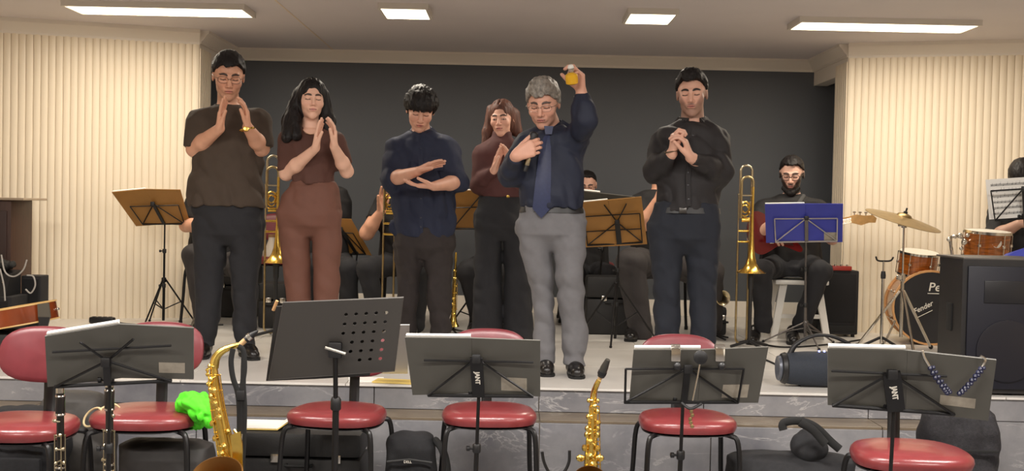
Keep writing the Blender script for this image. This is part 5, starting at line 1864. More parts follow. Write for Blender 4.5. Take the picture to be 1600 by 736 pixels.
# trumpet bell showing behind the black-shirted man
c = P(1130, 466, 8.6)
t = empty('trumpet', c, 'small trumpet on the floor, its bell facing forward beside dark blue trousers', 'trumpet')
prof = [(0.056, 0.0), (0.057, 0.002), (0.046, 0.012), (0.026, 0.035), (0.014, 0.08), (0.008, 0.18), (0.007, 0.40)]
MB().lathe([(r_ * 0.92, h + 0.001) for r_, h in prof][::-1] + prof, c, (-0.25, 1, 0.0), 24, cap=False).build('bell', M_nickel, t)
for k in range(3):
    MB().lathe([(0.011, -0.05), (0.011, 0.05), (0.005, 0.055), (0.005, 0.07), (0.010, 0.072)], c + Vector((-0.04 - 0.006 * k, 0.16 + 0.028 * k, 0.0)), n=12).build('valve', M_nickel, t)
sb_ = MB().tube([c + Vector((-0.03, 0.12, -0.02)), Vector((c.x - 0.03, c.y + 0.12, STAGE + 0.02))], 0.01, 8)
for k in range(4):
    a = k * math.pi / 2 + 0.5
    sb_.tube([Vector((c.x - 0.03, c.y + 0.12, STAGE + 0.03)), Vector((c.x - 0.03 + 0.12 * math.cos(a), c.y + 0.12 + 0.12 * math.sin(a), STAGE + 0.008))], 0.007, 6)
sb_.build('floor_peg', M_black, t)


def key_set(t, path, rad, Ypl, n, m, seed, face=(0, -1, 0), size=(0.008, 0.015)):
    rr = random.Random(seed)
    path = smooth_path(path, 4)
    L = len(path)
    for i in range(n):
        f_ = (i + 0.5) / n
        k = int(f_ * (L - 1))
        p = path[k]
        r = lerp(rad[0], rad[1], f_)
        a = rr.choice((-0.9, -0.35, 0.15, 0.8)) + rr.uniform(-0.15, 0.15)
        d = Vector((math.sin(a), -math.cos(a), 0.1)).normalized()
        s_ = size[0] + (size[1] - size[0]) * f_ * rr.uniform(0.7, 1.1)
        mb = MB().lathe([(s_ * 0.8, 0), (s_, 0.002), (s_, 0.006), (s_ * 0.6, 0.008), (s_ * 0.2, 0.011)], p + d * (r + 0.006), d, 12)
        q = p + d * (r + 0.006) + Vector((0.02 * (1 if a < 0 else -1), 0, rr.uniform(-0.012, 0.012)))
        mb.tube([p + d * (r + 0.012), q + d * 0.008], 0.0022, 5)
        mb.build('key', m, t)
    for a in (-0.65, 0.45, 1.15):
        d = Vector((math.sin(a), -math.cos(a), 0))
        pts = [path[k] + d * (lerp(rad[0], rad[1], k / (L - 1)) + 0.010) for k in range(int(L * 0.12), int(L * 0.94))]
        rod = MB().tube(pts, 0.0024, 6)
        for k in range(0, len(pts), 3):
            rod.tube([pts[k], pts[k] - d * 0.011], 0.0026, 5)
            rod.ball(pts[k], 0.0042, 6)
        rod.build('key_rod', m, t)


# saxophone one
M_gold2 = mat('gold_lacquer', (242, 208, 110), 0.24, 1.0, 0.12, 40)
Ys = 4.30
t = empty('saxophone', (P(350, 700, Ys).x, Ys, 0.0), 'gold saxophone with its curved neck and black strap, beside the green cloth', 'saxophone')
S_ = lambda x, y, dd=0: P(x, y, Ys + dd)
MB().tube(smooth_path([S_(376, 538), (S_(362, 542)), S_(348, 548), S_(338, 558), S_(334, 574)]), [0.0085 + 0.0004 * k for k in range(25)], 14).build('neck', M_gold2, t)
body = [S_(334, 572), S_(336, 600), S_(341, 640), S_(350, 685), S_(358, 730), S_(364, 775)]
pp = smooth_path(body, 4)
MB().tube(pp, [0.013 + 0.026 * k / (len(pp) - 1) for k in range(len(pp))], 20).build('body_tube', M_gold2, t)
bw = smooth_path([S_(364, 775), S_(362, 805, -0.02), S_(350, 820, -0.06), S_(338, 808, -0.12), S_(334, 785, -0.14)], 5)
MB().tube(bw, [0.039 + 0.012 * k / (len(bw) - 1) for k in range(len(bw))], 20).build('bow', M_gold2, t)
bc = S_(339, 744, -0.17)
bd_ = (bc - S_(334, 790, -0.14)).normalized()
prof = [(0.050, -0.13), (0.054, -0.09), (0.064, -0.045), (0.080, -0.012), (0.090, 0.0), (0.092, 0.003)]
ba_ = Vector((-0.05, -0.70, 1)).normalized()
MB().lathe(prof, bc, ba_, 30, cap=False).build('bell', M_gold2, t)
MB().lathe([(r_ * 0.95, h + 0.002) for r_, h in prof] + [(prof[-1][0], prof[-1][1])], bc, ba_, 30, cap=False).build('bell_interior', mat('dark_reflection_brass', (110, 74, 34), 0.45, 0.8), t)  # same brass as outside; its dark reflections are put into the colour
MB().tube([S_(376, 538), S_(386, 529)], 0.010, 12).build('cork', mat('pale_cork', (206, 168, 120), 0.7), t)
MB().tube([S_(384, 531), S_(394, 523), S_(403, 517)], [0.012, 0.0105, 0.004], 12).build('mouthpiece', M_black, t)
MB().tube([S_(387, 528.5), S_(392, 524.5)], 0.0135, 12).build('ligature', M_chrome, t)
key_set(t, body, (0.013, 0.037), Ys, 22, M_gold2, 4)
MB().tube(smooth_path([S_(366, 672, -0.03), S_(376, 690, -0.05), S_(376, 730, -0.05), S_(368, 742, -0.04)]), 0.006, 8).build('key_guard', M_gold2, t)
MB().slab([S_(360, 680, -0.06), S_(376, 674, -0.06), S_(380, 736, -0.06), S_(366, 740, -0.06)], 0.006).build('key_guard_plate', M_gold2, t)
m = MB().tube([Vector((S_(364, 700).x, Ys + 0.06, 0.02)), Vector((S_(360, 700).x, Ys + 0.06, 0.42))], 0.010, 8)
for k in range(3):
    a = 0.5 + k * 2.094
    m.tube([Vector((S_(364, 700).x, Ys + 0.06, 0.05)), Vector((S_(364, 700).x + 0.2 * math.cos(a), Ys + 0.06 + 0.2 * math.sin(a), 0.01))], 0.009, 8)
m.tube([S_(350, 815, -0.12), S_(352, 822, 0.0), Vector((S_(362, 700).x, Ys + 0.06, 0.13))], 0.012, 8)
tag(m.build('instrument_stand', M_black, None), 'low black floor stand carrying the gold saxophone beside the green cloth', 'stand')
t = empty('neck_strap', S_(375, 560, -0.02), 'black neck strap hanging from the neck of the gold saxophone', 'strap')
for pts in ([(364, 545), (361, 565), (364, 590), (371, 612), (374, 640), (374, 690)], [(372, 541), (380, 548), (382, 575), (379, 600), (376, 640), (377, 690), (375, 740)], [(381, 560), (380, 600), (382, 640), (380, 700), (378, 736)]):
    MB().tube(smooth_path([S_(x, y, -0.03) for x, y in pts], 4), 0.010, 8, flat=((0, 1, 0), 0.25)).build('webbing', M_rubber, t)
MB().box(S_(376, 618, -0.035), (0.03, 0.012, 0.035), bev=0.004).build('buckle', M_black, t)
MB().tube([S_(378, 678, -0.035), S_(376, 700, -0.04)], 0.004, 6).build('hook', M_chrome, t)

# saxophone two
Ys = 4.90
S2_ = lambda x, y, dd=0: P(x, y, Ys + dd)
t = empty('saxophone', (P(922, 700, Ys).x, Ys, 0.0), 'gold saxophone with a black mouthpiece in front of the marble step below the grey trousers', 'saxophone')
MB().tube(smooth_path([S2_(936, 594, -0.06), S2_(932, 602, -0.05), S2_(928, 614, -0.01), S2_(927, 630, 0)], 5), [0.010 + 0.0003 * k for k in range(16)], 14).build('neck', M_gold2, t)
body = [S2_(927, 626), S2_(926, 660), S2_(924, 700), S2_(923, 750), S2_(922, 800)]
pp = smooth_path(body, 4)
MB().tube(pp, [0.014 + 0.024 * k / (len(pp) - 1) for k in range(len(pp))], 20).build('body_tube', M_gold2, t)
bw = smooth_path([S2_(922, 800), S2_(921, 822, -0.02), S2_(921, 832, -0.08), S2_(921, 818, -0.14), S2_(921, 795, -0.16)], 5)
MB().tube(bw, [0.038 + 0.010 * k / (len(bw) - 1) for k in range(len(bw))], 20).build('bow', M_gold2, t)
bc = S2_(922, 748, -0.18)
prof = [(0.046, -0.12), (0.050, -0.08), (0.056, -0.045), (0.062, -0.012), (0.066, 0.0), (0.067, 0.003)]
ba_ = Vector((0.0, -0.70, 1)).normalized()
MB().lathe(prof, bc, ba_, 30, cap=False).build('bell', M_gold2, t)
MB().lathe([(r_ * 0.95, h + 0.002) for r_, h in prof] + [(prof[-1][0], prof[-1][1])], bc, ba_, 30, cap=False).build('bell_interior', MATS['dark_reflection_brass'], t)  # liner again coloured dark in place of dark reflections
MB().tube([S2_(937, 592, -0.065), S2_(941, 583, -0.075)], 0.009, 12).build('cork', MATS['pale_cork'], t)
MB().tube([S2_(939, 588, -0.07), S2_(944, 575, -0.085), S2_(950, 562, -0.10)], [0.0155, 0.0165, 0.010], 14).build('mouthpiece_cap', mat('smoked_cap', (52, 50, 46), 0.3), t)
MB().tube([S2_(940, 585, -0.073), S2_(942, 580, -0.078)], 0.0185, 14).build('ligature', M_black, t)
key_set(t, body[:4], (0.014, 0.034), Ys, 20, M_gold2, 9, size=(0.009, 0.016))
for sx in (-1, 1):
    MB().ball(S2_(922 + sx * 15, 716, -0.03), 0.019, 10, (1, 0.6, 0.8)).build('key_guard', M_gold2, t)
m = MB().tube([Vector((S2_(922, 700).x, Ys + 0.08, 0.02)), Vector((S2_(922, 700).x, Ys + 0.08, 0.40))], 0.010, 8)
for k in range(3):
    a = 0.5 + k * 2.094
    m.tube([Vector((S2_(922, 700).x, Ys + 0.08, 0.05)), Vector((S2_(922, 700).x + 0.2 * math.cos(a), Ys + 0.08 + 0.2 * math.sin(a), 0.01))], 0.009, 8)
m.tube([S2_(921, 826, -0.10), S2_(921, 836, 0.0), Vector((S2_(922, 700).x, Ys + 0.08, 0.12))], 0.012, 8)
tag(m.build('instrument_stand', M_black, None), 'low black floor stand carrying the saxophone with the black mouthpiece', 'stand')
# empty U-shaped stand
Yu = 5.0
c = P(869, 736, Yu)
t = empty('instrument_stand', (c.x, Yu, 0), 'black U-shaped empty instrument stand left of the gold saxophone at the step', 'stand')
t['label'] = 'black U-shaped empty instrument stand between the middle chair and the black-mouthpiece saxophone'
MB().tube(smooth_path([P(847, 706, Yu), P(850, 722, Yu), P(858, 738, Yu), P(869, 744, Yu), P(881, 738, Yu), P(889, 722, Yu), P(890, 704, Yu)], 5), 0.0065, 8).build('cradle', M_black, t)
MB().tube([P(869, 744, Yu), Vector((c.x, Yu, 0.03))], 0.010, 8).build('post', M_black, t)
for k in range(3):
    a = 0.2 + k * 2.094
    MB().tube([Vector((c.x, Yu, 0.06)), Vector((c.x + 0.2 * math.cos(a), Yu + 0.2 * math.sin(a), 0.01))], 0.009, 8).build('leg', M_black, t)


def clarinet(px, py, Y, label, lean=0.0, metal=False):
    top = P(px, py, Y)
    base = Vector((top.x + lean, Y, 0.0))
    t = empty('clarinet', base, label, 'clarinet')
    ax_ = (top - base).normalized()
    L = (top - base).length
    wood = mat('blackwood', (26, 22, 22), 0.28)
    q = lambda h: base + ax_ * h
    MB().lathe([(0.036, L - 0.68), (0.037, L - 0.675), (0.028, L - 0.655), (0.018, L - 0.62), (0.0135, L - 0.56)], base, ax_, 20).build('bell', wood, t)
    MB().lathe([(0.0135, L - 0.565), (0.0135, L - 0.34), (0.0155, L - 0.335), (0.0155, L - 0.32), (0.0135, L - 0.315), (0.013, L - 0.125)], base, ax_, 18).build('body', wood, t)
    MB().lathe([(0.0155, L - 0.125), (0.017, L - 0.12), (0.0165, L - 0.09), (0.0175, L - 0.065), (0.0155, L - 0.06)], base, ax_, 18).build('barrel', wood, t)
    MB().lathe([(0.0125, L - 0.06), (0.0145, L - 0.045), (0.011, L - 0.015), (0.005, L)], base, ax_, 14).build('mouthpiece', wood, t)
    for h in (L - 0.062, L - 0.127, L - 0.317, L - 0.338, L - 0.562):
        MB().lathe([(0.0165, -0.0035), (0.0178, 0), (0.0165, 0.0035)], q(h), ax_, 16).build('ring', M_chrome, t)
    MB().lathe([(0.0152, L - 0.05), (0.0152, L - 0.028)], base, ax_, 14).build('ligature', M_chrome, t)
    key_set(t, [q(L - 0.15), q(L - 0.35), q(L - 0.55)], (0.012, 0.013), Y, 14, M_nickel, int(px), size=(0.006, 0.009))
    s_ = MB().lathe([(0.010, 0.02), (0.009, L - 0.62), (0.005, L - 0.56)], base, ax_, 10)
    for k in range(4):
        a = 0.5 + k * math.pi / 2
        s_.tube([base + Vector((0, 0, 0.035)), base + Vector((0.11 * math.cos(a), 0.11 * math.sin(a), 0.008))], 0.008, 6)
    s_.build('peg_base', M_black, t)
    return t


clarinet(94, 592, 4.20, 'black clarinet with silver keys in front of the seat at the edge of the photo', 0.012)
clarinet(171, 582, 4.05, 'black clarinet with silver keys beside the pole of the folding stand', 0.01)
# gold soprano on the stage
c = P(708, 500, 8.75)
t = empty('soprano_saxophone', (c.x, 8.75, STAGE), 'slim gold straight saxophone on a peg between navy-shirted man and turtleneck woman', 'saxophone')
MB().lathe([(0.045, 0.05), (0.046, 0.053), (0.030, 0.08), (0.020, 0.13), (0.012, 0.35), (0.008, 0.52), (0.010, 0.54), (0.007, 0.60)], (c.x, 8.75, STAGE), (0.02, 0, 1), 20).build('body_tube', M_gold2, t)
key_set(t, [Vector((c.x, 8.75, STAGE + 0.14)), Vector((c.x + 0.005, 8.75, STAGE + 0.3)), Vector((c.x + 0.01, 8.75, STAGE + 0.52))], (0.018, 0.009), 8.75, 10, M_gold2, 5, size=(0.009, 0.008))
m = MB().lathe([(0.012, 0.02), (0.012, 0.10)], (c.x, 8.75, STAGE), n=10)
for k in range(4):
    a = 0.3 + k * math.pi / 2
    m.tube([Vector((c.x, 8.75, STAGE + 0.03)), Vector((c.x + 0.11 * math.cos(a), 8.75 + 0.11 * math.sin(a), STAGE + 0.008))], 0.008, 6)
m.build('peg_base', M_black, t)

# ------------------------------------------------------------------ drum kit
M_wood = mat('amber_drum_lacquer', (150, 84, 30), 0.22, 0, 0.45, 14, coat=0.5, stretch=(1, 1, 6))
M_hoop = mat('maple_hoop', (214, 160, 104), 0.4, 0, 0.08, 20)
M_skinhead = mat('drum_head', (222, 216, 204), 0.5)


def drum(t, c, ax_, r, dep, shell, hoop, head, front=None, lugs=8, hr=0.008, hw=0.016):
    c = Vector(c)
    d, u, w_ = frame(ax_)
    MB().lathe([(r, 0.005), (r, dep - 0.005)], c, d, 40).build('shell', shell, t)
    MB().lathe([(r * 0.985, -0.004), (r * 0.99, 0.006)], c, d, 40).build('drum_head', front or head, t)
    MB().lathe([(r * 0.985, dep - 0.006), (r * 0.99, dep + 0.004)], c, d, 40).build('drum_head', head, t)
    for h in (-0.004, dep - 0.012):
        MB().lathe([(r - 0.002, h), (r + hr, h), (r + hr, h + hw), (r - 0.002, h + hw), (r - 0.002, h)], c, d, 40, cap=False).build('hoop', hoop, t)
    for k in range(lugs):
        a = 2 * math.pi * (k + 0.5) / lugs
        e = u * math.cos(a) + w_ * math.sin(a)
        MB().tube([c + e * (r + 0.011) + d * 0.002, c + e * (r + 0.011) + d * (dep - 0.002)], 0.003, 6).box(c + e * (r + 0.006) + d * dep * 0.5, (0.02, 0.02, 0.02), bev=0.004).build('lug', M_chrome, t)


cb = P(1455, 484, 8.60)
R0 = 0.262
cb.z = STAGE + R0 + 0.012
t = empty('bass_drum', (cb.x, 8.6, STAGE), 'bass drum with a black front head and pale maple hoop', 'drum')
axd = Vector((0.16, 1, 0)).normalized()
drum(t, cb, axd, R0, 0.40, M_wood, M_hoop, M_skinhead, front=mat('black_drum_head', (30, 28, 30), 0.4), lugs=8, hr=0.012, hw=0.035)
uxd = Vector((1, -0.16, 0)).normalized()
fp = cb - axd * 0.008
text('Pearl', 'lettering', fp + uxd * 0.062 + Vector((0, 0, 0.150)), uxd, (0, 0, 1), 0.088, M_letter, t, shear=0.15, bold=0.01)
text('Fender', 'lettering', fp + uxd * -0.06 + Vector((0, 0, 0.0)), uxd * 0.88 + Vector((0, 0, 0.48)), Vector((0, 0, 0.88)) - uxd * 0.48, 0.052, M_letter, t, shear=0.3, bold=0.012)
dd_ = (uxd * 0.88 + Vector((0, 0, 0.48))).normalized()
q = fp + uxd * -0.045 + Vector((0, 0, -0.045))
MB().tube([q - dd_ * 0.06, q + dd_ * 0.06], 0.002, 5).build('underline', M_letter, t)
q = fp + uxd * 0.03 + Vector((0, 0, 0.105))
MB().tube([q - uxd * 0.06, q + uxd * 0.10], 0.0025, 5).build('underline', M_letter, t)
for sx in (-1, 1):
    MB().tube([cb + axd * 0.05 + Vector((sx * 0.24, 0, -0.08)), Vector((cb.x + sx * 0.34, cb.y - 0.02, STAGE + 0.01))], 0.007, 8).build('spur', M_chrome, t)

ct = P(1440, 430, 8.75)
t = empty('rack_tom', (ct.x, 8.75, ct.z - 0.02), 'amber tom mounted above the bass drum under the cymbal', 'drum')
drum(t, (ct.x, 8.86, ct.z), (0.05, -0.15, 1), 0.14, 0.17, M_wood, M_chrome, M_skinhead, lugs=6)
MB().tube([(ct.x + 0.02, 8.84, ct.z + 0.05), (ct.x + 0.05, 8.86, ct.z - 0.05)], 0.012, 8).build('mount', M_chrome, t)
ct = P(1540, 402, 8.0)
t = empty('snare_drum', (ct.x, 8.0, STAGE), 'amber drum with chrome hoops and a pale patch, seen above the loudspeaker', 'drum')
drum(t, (ct.x, 8.0, ct.z), (0.03, -0.08, 1), 0.148, 0.175, M_wood, M_chrome, M_skinhead, lugs=6, hr=0.010, hw=0.018)
for k in range(3):
    a = 0.6 + 2.094 * k
    MB().tube([(ct.x, 8.0, ct.z - 0.1), (ct.x + 0.22 * math.cos(a), 8.0 + 0.22 * math.sin(a), STAGE + 0.01)], 0.008, 8).build('stand_leg', M_chrome, t)
MB().tube([(ct.x, 8.0, ct.z + 0.0), (ct.x, 8.0, STAGE + 0.1)], 0.012, 8).build('stand_post', M_chrome, t)
MB().lathe([(0.03, 0), (0.034, 0.002), (0.03, 0.004)], (ct.x + 0.01, 8.0 - 0.15, ct.z + 0.10), (0, -1, 0), 20).build('badge', M_skinhead, t)
m = MB()
for (x, y, r_) in ((1483, 374, 0.017), (1492, 370, 0.013), (1500, 368, 0.019), (1507, 378, 0.022), (1512, 368, 0.015), (1502, 388, 0.014)):
    m.ball(P(x, y, 7.9), r_, 10)
m.tube(smooth_path([P(1488, 398, 7.95), P(1486, 372, 7.95), P(1500, 370, 7.92), P(1512, 378, 7.95)]), 0.011, 8)
m.tube([P(1488, 398, 7.95), Vector((P(1488, 398, 7.95).x, 7.95, STAGE + 0.02))], 0.011, 8)
tag(m.build('tom_mount', M_chrome, None), 'chrome clamp arm rising between the cymbal and the amber drum', 'drum hardware')

# cymbal and its stand
cc = P(1413, 338, 8.2)
t = empty('cymbal_stand', (cc.x, 8.2, STAGE), 'tall chrome stand with a large tilted bronze cymbal', 'cymbal stand')
axc = Vector((0.24, -0.20, 1)).normalized()
MB().lathe([(0.02, 0.022), (0.045, 0.014), (0.055, 0.0), (0.16, -0.014), (0.262, -0.030), (0.262, -0.033), (0.16, -0.018), (0.05, -0.004), (0.02, 0.018)], cc, axc, 48, cap=False).build('cymbal', mat('dull_bronze', (150, 128, 88), 0.38, 0.85, 0.12, 20), t)
MB().lathe([(0.014, 0.018), (0.014, 0.035), (0.006, 0.037), (0.006, 0.06)], cc, axc, 12).build('wing_nut', M_black, t)
MB().lathe([(0.018, -0.03), (0.018, 0.0)], cc - axc * 0.01, axc, 12).build('felt', M_black, t)
zb = STAGE + 0.30
MB().tube([cc - Vector((0, 0, 0.02)), (cc.x, 8.2, cc.z - 0.45)], 0.007, 8).build('upper_tube', M_chrome, t)
MB().tube([(cc.x, 8.2, cc.z - 0.42), (cc.x, 8.2, STAGE + 0.1)], 0.0125, 10).build('lower_tube', M_chrome, t)
for z in (cc.z - 0.06, cc.z - 0.43, zb + 0.22):
    MB().lathe([(0.018, -0.02), (0.02, 0), (0.018, 0.02)], (cc.x, 8.2, z), n=12).box((cc.x - 0.028, 8.19, z), (0.035, 0.012, 0.02), bev=0.004).build('clamp', M_chrome, t)
for k in range(3):
    a = 2.6 + k * 2.094
    e = Vector((math.cos(a), math.sin(a), 0))
    lg = MB().tube([Vector((cc.x, 8.2, STAGE + 0.42)) + e * 0.015, Vector((cc.x, 8.2, STAGE + 0.012)) + e * 0.30], 0.010, 8, flat=((0, 0, 1), 0.8)).build('leg', M_chrome, t)
    MB().ball(Vector((cc.x, 8.2, STAGE + 0.018)) + e * 0.30, 0.017, 8).build('foot', M_rubber, lg)
# low stand with a U fork
c = P(1378, 500, 8.12)
zt = P(1378, 408, 8.12).z
t = empty('instrument_stand', (c.x, 8.12, STAGE), 'slim chrome instrument stand with a U-shaped fork between amplifier and bass drum', 'stand')
MB().tube([(c.x, 8.12, zt - 0.1), (c.x, 8.12, zt + 0.0)], 0.006, 8).build('upper_tube', M_chrome, t)
MB().tube([(c.x, 8.12, STAGE + 0.06), (c.x, 8.12, zt - 0.08)], 0.011, 8).build('lower_tube', M_chrome, t)
MB().tube(smooth_path([(c.x - 0.06, 8.10, zt + 0.03), (c.x - 0.045, 8.11, zt + 0.005), (c.x, 8.12, zt), (c.x + 0.045, 8.11, zt + 0.005), (c.x + 0.06, 8.10, zt + 0.03)]), 0.006, 8).build('fork', M_blackm, t)
MB().lathe([(0.016, 0), (0.018, 0.02), (0.014, 0.05)], (c.x, 8.12, zt - 0.12), n=12).build('clamp', M_black, t)
for k in range(3):
    a = 3.3 + k * 2.094
    e = Vector((math.cos(a), math.sin(a), 0))
    lg = MB().tube([Vector((c.x, 8.12, STAGE + 0.10)) + e * 0.012, Vector((c.x, 8.12, STAGE + 0.014)) + e * 0.21], 0.010, 8).build('leg', M_blackm, t)
    MB().ball(Vector((c.x, 8.12, STAGE + 0.018)) + e * 0.21, 0.018, 8).build('foot', M_rubber, lg)

# ------------------------------------------------------------------ amplifiers and loudspeakers
def grille(t, c, w_, h, m, y):
    MB().box((c[0], y, c[1]), (w_, 0.012, h), bev=0.004).build('grille', m, t)


M_tolex = mat('black_tolex', (26, 25, 27), 0.7, 0, 0.1, 60, 0.4, 500)
M_gr = mat('grille_cloth', (20, 19, 21), 0.9, 0, 0.15, 90)
xa, xb = P(1272, 470, 9.05).x, P(1341, 470, 9.05).x
zc = STAGE
t = empty('amplifier', ((xa + xb) / 2, 9.18, STAGE), 'black bass amplifier on the stage behind the bass player', 'amplifier')
MB().box(((xa + xb) / 2, 9.17, STAGE + 0.265), (xb - xa, 0.26, 0.49), bev=0.012).build('cabinet', M_tolex, t)
grille(t, ((xa + xb) / 2, STAGE + 0.30), xb - xa - 0.05, 0.37, M_gr, 9.036)
MB().box(((xa + xb) / 2, 9.037, STAGE + 0.065), (xb - xa - 0.05, 0.010, 0.05), bev=0.004).build('port', M_rubber, t)
for sx in (xa + 0.03, xb - 0.03):
    for sy in (9.07, 9.27):
        MB().lathe([(0.014, 0), (0.016, 0.02)], (sx, sy, STAGE), n=10).build('foot', M_rubber, t)
MB().tube(smooth_path([(xb - 0.09, 9.17, STAGE + 0.51), (xb - 0.12, 9.17, STAGE + 0.53), (xb - 0.2, 9.17, STAGE + 0.53), (xb - 0.23, 9.17, STAGE + 0.51)]), 0.006, 6).build('carry_handle', M_rubber, t)
xc = P(1312, 420, 9.1).x
t = empty('effects_pedal', (xc, 9.08, STAGE + 0.51), 'small red effects unit on top of the black bass amplifier', 'pedal')
MB().box((xc, 9.08, STAGE + 0.527), (0.15, 0.10, 0.034), bev=0.006).build('housing', mat('red_enamel', (150, 44, 34), 0.4), t)
for k in range(3):
    MB().lathe([(0.009, 0), (0.008, 0.012)], (xc - 0.045 + 0.045 * k, 9.06, STAGE + 0.544), n=12).build('knob', M_chrome, t)

# large loudspeaker on the stage edge
x0_ = P(1502, 500, 6.27).x
zt = P(1510, 405, 6.27).z
Wd, Dp = 0.48, 0.42
xc = x0_ + Wd / 2
t = empty('loudspeaker', (xc, 6.27 + Dp / 2, STAGE), 'large black loudspeaker standing on the stage edge in front of the drums', 'loudspeaker')
poly = [(x0_, 6.27), (x0_ + Wd, 6.27), (x0_ + Wd - 0.03, 6.27 + Dp), (x0_ + 0.03, 6.27 + Dp)]
MB().prism([(x, y, STAGE + 0.012) for x, y in poly], (0, 0, zt - STAGE - 0.012)).build('cabinet', mat('speaker_paint', (30, 28, 28), 0.5, 0, 0.1, 50, 0.3, 400), t, False)
MB().box((xc, 6.262, (STAGE + zt) / 2), (Wd - 0.05, 0.016, zt - STAGE - 0.07), bev=0.006).build('grille', mat('blue_black_mesh', (16, 17, 30), 0.5, 0, 0.1, 120), t)
MB().lathe([(0.155, 0), (0.165, 0.004), (0.165, 0.012), (0.15, 0.014)], (xc, 6.256, STAGE + 0.24), (0, -1, 0), 40).build('woofer_ring', mat('ring_rubber', (26, 26, 34), 0.35), t)
MB().box((xc, 6.254, zt - 0.17), (0.26, 0.012, 0.12), bev=0.005).build('horn', mat('horn_plastic', (26, 26, 30), 0.4), t)
MB().box((x0_ + 0.012, 6.27 + 0.20, STAGE + 0.40), (0.012, 0.09, 0.15), Matrix.Rotation(-0.07, 3, 'Z'), bev=0.005).build('side_handle', M_rubber, t)
MB().box((xc, 6.27 + Dp / 2, zt + 0.004), (Wd - 0.01, Dp - 0.01, 0.010), bev=0.003).build('top_trim', mat('worn_edge', (88, 82, 76), 0.5), t)
for sx in (0.05, Wd - 0.05):
    for sy in (0.05, Dp - 0.05):
        MB().lathe([(0.018, 0), (0.02, 0.014)], (x0_ + sx, 6.27 + sy, STAGE), n=10).build('foot', M_rubber, t)
# a blue folder lying on it
a = P(1592, 392, 6.5)
t = folder('blue folder slanting behind the top of the large loudspeaker', [(1572, 398), (1640, 378), (1640, 404), (1562, 406)], [(1606, 387), (1602, 405)], 6.75, 6.72, M_blue)

# boombox
c = P(1278, 576, 6.46)
zc = STAGE + 0.098
t = empty('boombox', (c.x, 6.46, STAGE), 'rounded black portable speaker with a carry handle and two blue lights', 'speaker')
prof = [(0.060, -0.235), (0.078, -0.225), (0.088, -0.18), (0.094, -0.10), (0.096, 0.0), (0.094, 0.10), (0.088, 0.18), (0.078, 0.225), (0.060, 0.235)]
MB().lathe(prof, (c.x + 0.03, 6.46, zc), (1, 0, 0), 36).build('grille_body', mat('slate_mesh', (38, 44, 54), 0.75, 0, 0.15, 150, 0.4, 600), t)
for sx in (-1, 1):
    MB().lathe([(0.066, 0.232), (0.070, 0.240), (0.066, 0.252), (0.050, 0.250), (0.020, 0.240)], (c.x + 0.03, 6.46, zc), (sx, 0, 0), 32).build('end_radiator', mat('grey_end', (90, 94, 104), 0.35, 0.3), t)
    MB().lathe([(0.083, 0.205), (0.088, 0.212), (0.080, 0.232), (0.070, 0.236)], (c.x + 0.03, 6.46, zc), (sx, 0, 0), 32, cap=False).build('end_ring', M_black, t)
hp = smooth_path([(c.x - 0.16, 6.46, zc + 0.07), (c.x - 0.12, 6.46, zc + 0.135), (c.x - 0.03, 6.46, zc + 0.180), (c.x + 0.07, 6.46, zc + 0.180), (c.x + 0.17, 6.46, zc + 0.135), (c.x + 0.22, 6.46, zc + 0.07)], 5)
MB().tube(hp, 0.017, 12, flat=((0, 0, 1), 0.55)).build('carry_handle', M_black, t)
for k in (0, 1):
    MB().lathe([(0.006, 0), (0.004, 0.003)], P(1280 + k * 8, 549, 6.40), (0, -1, 0.6), 10).build('indicator_light', mat('blue_led', (120, 130, 255), 0.4, emit=6.0), t)
MB().box((c.x + 0.03, 6.46, STAGE + 0.006), (0.26, 0.07, 0.012), bev=0.003).build('base_foot', M_rubber, t)

# ------------------------------------------------------------------ the left side of the stage
Yl = 8.1
xr_ = P(50, 380, Yl + 0.38).x
zt = P(30, 313, Yl).z
t = empty('wooden_cabinet', (xr_ - 0.4, Yl + 0.2, STAGE), 'tall dark brown wooden cabinet against the left fluted wall', 'cabinet')
M_wal = mat('dark_walnut', (66, 42, 32), 0.5, 0, 0.2, 8, stretch=(6, 6, 1))
MB().box((xr_ - 0.4, Yl + 0.2, (STAGE + zt) / 2), (0.8, 0.36, zt - STAGE), bev=0.006).build('body', M_wal, t)
MB().box((xr_ - 0.36, Yl + 0.19, zt + 0.008), (0.92, 0.42, 0.016), bev=0.003).build('top_board', mat('pale_dusty_board', (168, 150, 128), 0.6), t)
for k in range(2):
    MB().box((xr_ - 0.2 - k * 0.39, Yl + 0.012, (STAGE + zt) / 2 + 0.1), (0.35, 0.014, zt - STAGE - 0.35), bev=0.004).build('panel', mat('darker_walnut', (54, 34, 28), 0.5), t)
xq = P(48, 440, 7.9).x - 0.2
t = empty('equipment_rack', (xq, 7.75, STAGE), 'black rack case in front of the brown cabinet with pale cable loops hanging over it', 'rack')
MB().box((xq, 7.75, STAGE + 0.15), (0.40, 0.30, 0.30), bev=0.012).build('case', M_tolex, t)
MB().box((xq, 7.594, STAGE + 0.15), (0.35, 0.014, 0.24), bev=0.004).build('front_panel', M_gr, t)
for k in range(4):
    MB().lathe([(0.012, 0), (0.010, 0.012)], (xq - 0.12 + 0.08 * k, 7.588, STAGE + 0.22), (0, -1, 0), 12).build('knob', M_chrome, t)
t = empty('mixing_unit', (xq - 0.02, 7.72, STAGE + 0.30), 'black mixing unit standing on the rack case, knobs along its sloped face', 'mixer')
MB().prism([(xq - 0.20, 7.62, STAGE + 0.303), (xq - 0.20, 7.86, STAGE + 0.303), (xq - 0.20, 7.86, STAGE + 0.46), (xq - 0.20, 7.70, STAGE + 0.44)], (0.35, 0, 0)).build('housing', M_black, t, False)
